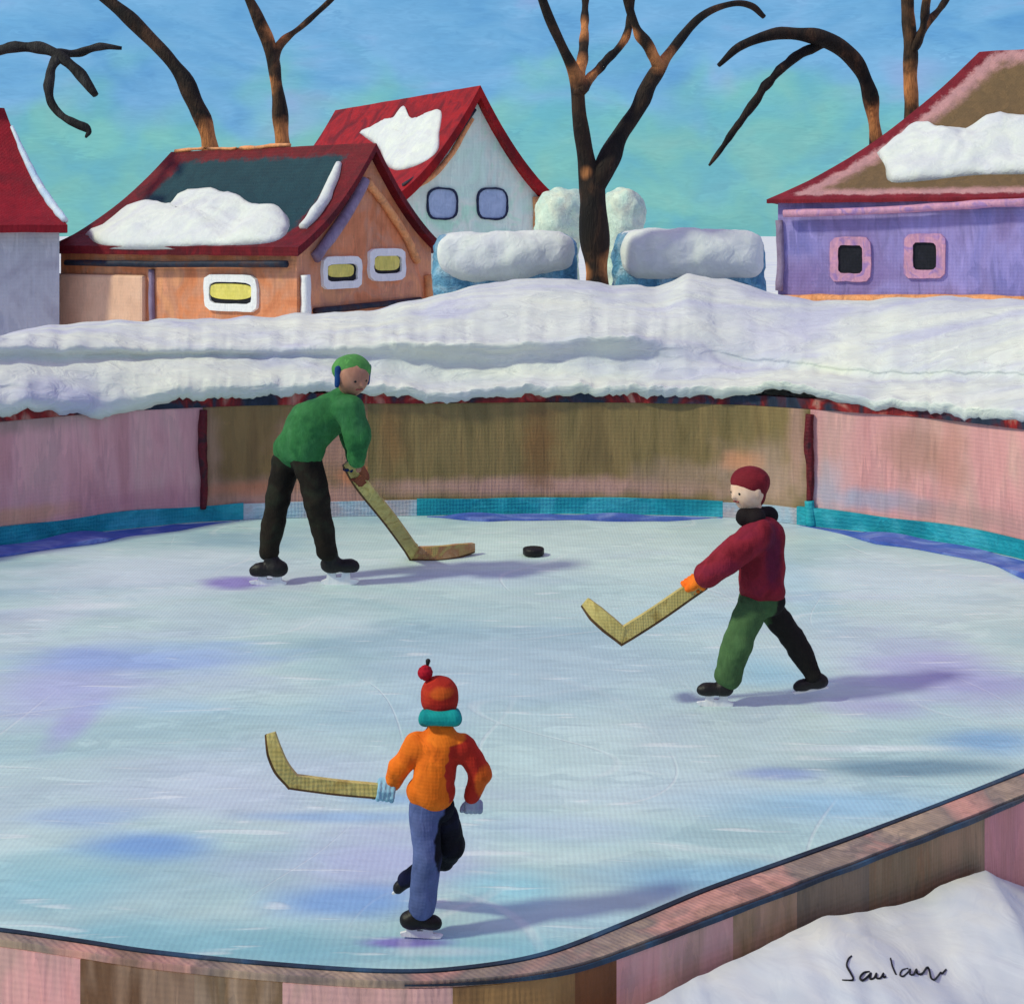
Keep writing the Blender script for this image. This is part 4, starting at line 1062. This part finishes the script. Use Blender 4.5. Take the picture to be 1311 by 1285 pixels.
M_navyglove = cloth('navy_cuff', [(26, 44, 84)], 1.1)
gs = [g.P(447, 591, -0.03), g.P(463, 618, 0.02), g.P(500, 664, 0.35), g.P(531, 706, 0.72)]
ax = gs[2] - gs[1]
hand(g, g.P(459, 611, 0.01), ax, g.P(459, 594, -0.1), 1.25, 0.035, M_brownglove)
hand(g, g.P(452, 600, 0.02), ax, g.P(452, 588, 0.14), 1.2, 0.035, M_navyglove)
skate(g, (344, 728, 0), 25, 10, -1, 0, (344, 708, 0.02), blade_y=0.0)
skate(g, (435, 723, 0), 25, 10, 1, 0, (424, 706, -0.03), blade_y=g.P(435, 744, 0).z if False else 0.0)
wb = [p + g.b for p in gs]
toe = [ground(560, 707, 0.06), ground(585, 704, 0.06), ground(606, 700, 0.06)]
stick([wb[0], wb[1], wb[2], ground(531, 707, 0.06)], [toe[0], toe[1], toe[2]], 0.045, 'wooden hockey stick of the person in green, blade flat on the ice', paint('tan_blade', [(186, 150, 110), (170, 122, 80), (176, 156, 92)], 1.1, 9, bump=0.4, weave=60, contrast=0.12))

# --- child in maroon, striding left
c = Person(978, 902, 'person in maroon jacket and cap striding left with orange gloves')
hd = c.P(957, 627, 0); hr = c.r(22); fw = Vector((-0.86, -0.48, -0.12))
M_maroonj = cloth('maroon_wool', [(104, 24, 34), (118, 30, 42), (110, 28, 46)], 1.35, blobs=[(tuple(c.P(990, 712, -0.1)), (c.r(12), 0, c.r(44)), (76, 24, 50), 0.75, 1.2, 0.5, 0.5)])
M_cgreen = cloth('green_trousers', [(58, 84, 52), (68, 98, 60)], 1.25, blobs=[(tuple(c.P(1042, 830, 0)), (c.r(60), 0, c.r(120)), (26, 24, 22), 1.0, 1.05, 0.95, 0.15)])
body = head_prims(hd, fw, hr) + [(c.P(962, 640, 0), c.P(968, 674, 0), c.r(12), c.r(10)),
    c.bone((972, 684, 0), (976, 764, 0), 22, 20), c.bone((972, 690, 0.1), (972, 690, -0.1), 12, 12), c.bone((968, 775, 0.03), (982, 775, -0.03), 16, 16),
    c.bone((962, 780, -0.03), (945, 820, -0.05), 14, 11), c.bone((945, 820, -0.05), (925, 872, -0.02), 11, 8),
    c.bone((986, 780, 0.05), (1014, 820, 0.06), 14, 10), c.bone((1014, 820, 0.06), (1042, 864, 0.05), 10, 8),
    c.bone((962, 692, -0.1), (928, 718, -0.16), 9, 8), c.bone((928, 718, -0.16), (892, 744, -0.12), 8, 6),
    c.bone((964, 692, 0.1), (930, 718, 0.14), 9, 8), c.bone((930, 718, 0.14), (898, 738, 0.06), 8, 6)]
c.part('body', body, M_skin, 0.009, 0.015)
face(c, hd, fw, hr)
c.part('jacket', [c.cone((975, 686, 0.0), (974, 748, 0), 28, 28), c.cone((970, 684, 0.09), (974, 684, -0.09), 19, 19), c.cone((964, 756, 0.05), (986, 756, -0.05), 17, 17), c.cone((986, 688, -0.02), (985, 754, -0.04), 18, 18), c.cone((962, 756, 0), (988, 757, 0), 13, 13),
                  c.cone((960, 692, -0.10), (928, 718, -0.16), 20, 18), c.cone((928, 718, -0.16), (904, 736, -0.13), 18, 15.5),
                  c.cone((966, 692, 0.1), (932, 718, 0.14), 15, 13), c.cone((932, 718, 0.14), (904, 734, 0.08), 13, 10)], M_maroonj, 0.009, 0.02, 0.010, rf=8)
c.part('trousers', [c.cone((964, 770, 0.03), (984, 770, -0.03), 20, 20), c.cone((962, 780, -0.03), (945, 820, -0.05), 21, 18.5), c.cone((945, 820, -0.05), (932, 864, -0.02), 18.5, 18),
                    c.cone((987, 780, 0.05), (1014, 816, 0.06), 17, 15), c.cone((1014, 816, 0.06), (1040, 862, 0.05), 15, 12)], M_cgreen, 0.009, 0.018, 0.010, rf=8)
cap_m = cloth('maroon_cap', [(96, 22, 30), (112, 28, 38)], 1.3)
up = Vector((0.0, 0, 1))
cap = c.part('cap', [('e', hd + up * hr * 0.42 - fw * hr * 0.22, (hr * 1.16, hr * 1.16, hr * 0.92)), (hd - fw * hr * 0.42 + up * hr * 0.2, hd - fw * hr * 0.45 - up * hr * 0.42, hr * 0.85, hr * 0.72)], cap_m, 0.007, 0.02, 0.004)
M_collar = cloth('black_scarf', [(22, 18, 20), (34, 26, 28)], 1.0)
c.part('scarf', [(c.P(955, 662, -0.03), c.P(985, 660, 0.02), c.r(13), c.r(12)), (c.P(968, 664, -0.06), c.P(972, 670, -0.05), c.r(13), c.r(9)), (c.P(964, 660, 0.05), c.P(980, 660, 0.05), c.r(11), c.r(11))], M_collar, 0.008, 0.02, 0.006)
M_orangeglove = cloth('orange_glove', [(226, 96, 24), (238, 114, 34)], 1.25)
st = [c.P(900, 744, -0.04), c.P(880, 757, -0.04), c.P(838, 786, -0.06), c.P(797, 812, -0.1)]
ax = st[2] - st[0]
hand(c, c.P(886, 750, -0.05), ax, c.P(898, 742, -0.12), 1.15, 0.03, M_orangeglove)
hand(c, c.P(899, 742, 0.0), ax, c.P(906, 735, 0.07), 1.0, 0.03, M_orangeglove)
skate(c, (916, 881, -0.02), 24, 9.5, -1, 0, (930, 862, -0.02), blade_y=0.0)
skate(c, (1038, 874, 0.05), 24, 8.5, -1, R(-10), (1042, 860, 0.05))
stick([p + c.b for p in st], [c.P(780, 798, -0.1) + c.b, c.P(764, 784, -0.08) + c.b, c.P(750, 770, -0.04) + c.b], 0.036, 'wooden hockey stick of the person in maroon, blade raised off the ice', None)

# --- small child in orange, seen from behind
k = Person(541, 1201, 'small person in orange and red jacket and pompom hat seen from behind')
hd = k.P(562, 890, 0.02); hr = k.r(21); fw = Vector((-0.25, 0.95, -0.05))
Xs = k.P(577, 985, 0)
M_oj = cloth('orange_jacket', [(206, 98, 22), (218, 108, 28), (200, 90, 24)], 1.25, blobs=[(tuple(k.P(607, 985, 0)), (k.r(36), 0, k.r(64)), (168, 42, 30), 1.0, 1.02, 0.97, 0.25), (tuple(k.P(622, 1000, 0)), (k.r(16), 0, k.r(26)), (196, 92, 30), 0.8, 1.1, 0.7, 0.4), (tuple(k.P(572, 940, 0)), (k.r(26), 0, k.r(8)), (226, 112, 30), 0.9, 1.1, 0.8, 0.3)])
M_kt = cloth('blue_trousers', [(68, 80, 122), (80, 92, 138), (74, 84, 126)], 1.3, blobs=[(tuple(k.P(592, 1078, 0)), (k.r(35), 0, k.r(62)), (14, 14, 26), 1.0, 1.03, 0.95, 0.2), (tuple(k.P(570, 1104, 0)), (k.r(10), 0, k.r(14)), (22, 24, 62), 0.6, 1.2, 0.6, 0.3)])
body = head_prims(hd, fw, hr) + [(k.P(562, 900, 0.01), k.P(562, 944, 0), k.r(12), k.r(9)),
    k.bone((560, 958, 0), (552, 1020, 0), 24, 22), k.bone((536, 955, 0), (590, 957, 0), 12, 12), k.bone((546, 1036, 0), (564, 1036, 0), 18, 18),
    k.bone((543, 1044, 0), (547, 1100, -0.02), 15, 11), k.bone((547, 1100, -0.02), (540, 1168, 0), 11, 8),
    k.bone((568, 1044, 0.02), (578, 1082, 0.06), 15, 11), k.bone((578, 1082, 0.06), (524, 1124, 0.18), 11, 8),
    k.bone((530, 956, 0), (510, 985, 0.02), 9, 8), k.bone((510, 985, 0.02), (497, 1012, 0.05), 8, 6),
    k.bone((596, 958, 0), (618, 990, 0.0), 9, 8), k.bone((618, 990, 0.0), (606, 1024, 0.03), 8, 6)]
k.part('body', body, M_skin, 0.008, 0.012)
face(k, hd, fw, hr)
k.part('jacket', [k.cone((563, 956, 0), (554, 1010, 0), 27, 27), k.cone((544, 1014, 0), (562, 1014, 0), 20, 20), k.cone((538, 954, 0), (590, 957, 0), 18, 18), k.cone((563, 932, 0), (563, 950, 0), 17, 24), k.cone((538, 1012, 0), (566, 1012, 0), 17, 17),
                  k.cone((533, 954, 0), (511, 982, 0.02), 16, 13.5), k.cone((511, 982, 0.02), (502, 1002, 0.05), 13.5, 11),
                  k.cone((594, 956, 0), (614, 990, 0.0), 16, 14), k.cone((614, 990, 0.0), (605, 1018, 0.03), 14, 11)], M_oj, 0.007, 0.012, 0.007, rf=10)
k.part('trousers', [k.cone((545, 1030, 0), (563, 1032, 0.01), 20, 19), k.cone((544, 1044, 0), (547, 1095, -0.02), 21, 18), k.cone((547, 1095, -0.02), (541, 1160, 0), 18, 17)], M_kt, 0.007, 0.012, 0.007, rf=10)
M_kblack = cloth('black_leg', [(14, 13, 20), (20, 20, 34), (22, 24, 58)], 1.0)
k.part('trouser_leg', [k.cone((569, 1044, 0.04), (577, 1082, 0.07), 18, 18), k.cone((577, 1082, 0.07), (570, 1100, 0.12), 17, 14), k.cone((572, 1094, 0.10), (520, 1126, 0.215), 14, 11.5)], M_kblack, 0.007, 0.012, 0.007, rf=10)
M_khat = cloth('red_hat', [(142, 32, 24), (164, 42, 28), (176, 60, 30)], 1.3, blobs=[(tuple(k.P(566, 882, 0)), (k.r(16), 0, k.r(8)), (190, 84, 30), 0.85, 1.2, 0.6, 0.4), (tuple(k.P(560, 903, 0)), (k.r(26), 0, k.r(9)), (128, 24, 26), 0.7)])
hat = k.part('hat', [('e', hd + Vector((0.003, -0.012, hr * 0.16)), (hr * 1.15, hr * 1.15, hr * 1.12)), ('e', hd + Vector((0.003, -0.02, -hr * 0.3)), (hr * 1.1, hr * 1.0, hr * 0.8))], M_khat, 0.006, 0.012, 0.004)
M_pom = cloth('red_pompom', [(150, 18, 34), (168, 26, 44)], 1.25)
pc = k.P(544, 861, 0)
pom = [('e', pc, (k.r(9.5), k.r(9.5), k.r(8.5)))] + [('e', pc + Vector((math.sin(i * 2.4) * math.cos(i), math.cos(i * 2.4) * math.cos(i), math.sin(i))) * k.r(8), (k.r(2.6),) * 3) for i in range(24)]
po = link('pompom', sdf_mesh(pom, 0.003, 0.003), M_pom, hat)
link('pompom_cord', mesh(*tube([k.P(548, 872, 0), k.P(546, 866, 0), k.P(545, 862, 0)], [k.r(3)], 8, 3)), M_pom, po)
link('pompom_tip', sdf_mesh([(k.P(547, 853, 0), k.P(548, 846, 0), k.r(1.6), k.r(3.2))], 0.002, 0.002), M_black, po)
M_scarf = cloth('teal_scarf', [(12, 124, 122), (22, 140, 136), (10, 108, 116)], 1.25)
k.part('scarf', [(k.P(545, 920, 0), k.P(582, 920, 0), k.r(10), k.r(10)), (k.P(545, 913, 0), k.P(582, 913, 0), k.r(7), k.r(7)), (k.P(548, 918, -0.045), k.P(580, 919, -0.045), k.r(11), k.r(10)), (k.P(548, 916, 0.04), k.P(578, 916, 0.04), k.r(11), k.r(11))], M_scarf, 0.006, 0.012, 0.005)
M_bluemitt = cloth('pale_blue_glove', [(128, 176, 202), (150, 192, 210)], 1.15)
M_greymitt = cloth('grey_glove', [(140, 150, 180), (156, 170, 190)], 1.1)
st = [k.P(500, 1014, 0.03), k.P(484, 1011, 0.03), k.P(430, 1006, 0.02), k.P(376, 999, 0.0)]
hand(k, k.P(494, 1013, 0.03), st[1] - st[3], k.P(503, 998, 0.045), 0.85, 0.02, M_bluemitt)
hand(k, k.P(606, 1034, 0.03), Vector((1, 0.25, -0.1)), k.P(607, 1014, 0.03), 0.85, 0.004, M_greymitt)
skate(k, (539, 1178, 0), 28, 11, 1, R(4), (538, 1160, 0), blade_y=0.0)
skate(k, (516, 1130, 0.22), 15, 9, -1, R(-35), (530, 1122, 0.2), blade_y=k.P(516, 1146, 0.22).z)
stick([p + k.b for p in st], [k.P(362, 982, -0.01) + k.b, k.P(353, 962, -0.01) + k.b, k.P(347, 938, 0.0) + k.b], 0.0225, 'wooden hockey stick of the small person in orange, held out level to the left')

# ------------------------------------------------------------------ puck
def puck():
    p = ground(683, 711); n = 28; r = 0.085; hgt = 0.062
    vs, fs = [], []
    for rr, z in ((r * 0.9, 0.004), (r, 0.012), (r, hgt - 0.01), (r * 0.9, hgt)):
        for q in range(n):
            a = 2 * math.pi * q / n; vs.append(Vector((rr * math.cos(a) * (1 + 0.03 * math.sin(5 * a)), rr * math.sin(a), z)))
    for j in range(3):
        for q in range(n): fs.append((j * n + q, j * n + (q + 1) % n, (j + 1) * n + (q + 1) % n, (j + 1) * n + q))
    fs.append(tuple(range(n - 1, -1, -1))); fs.append(tuple(3 * n + q for q in range(n)))
    tag(link('hockey_puck', mesh(vs, fs), M_black, loc=p), 'small black puck lying on the ice near the centre', 'hockey puck')
puck()
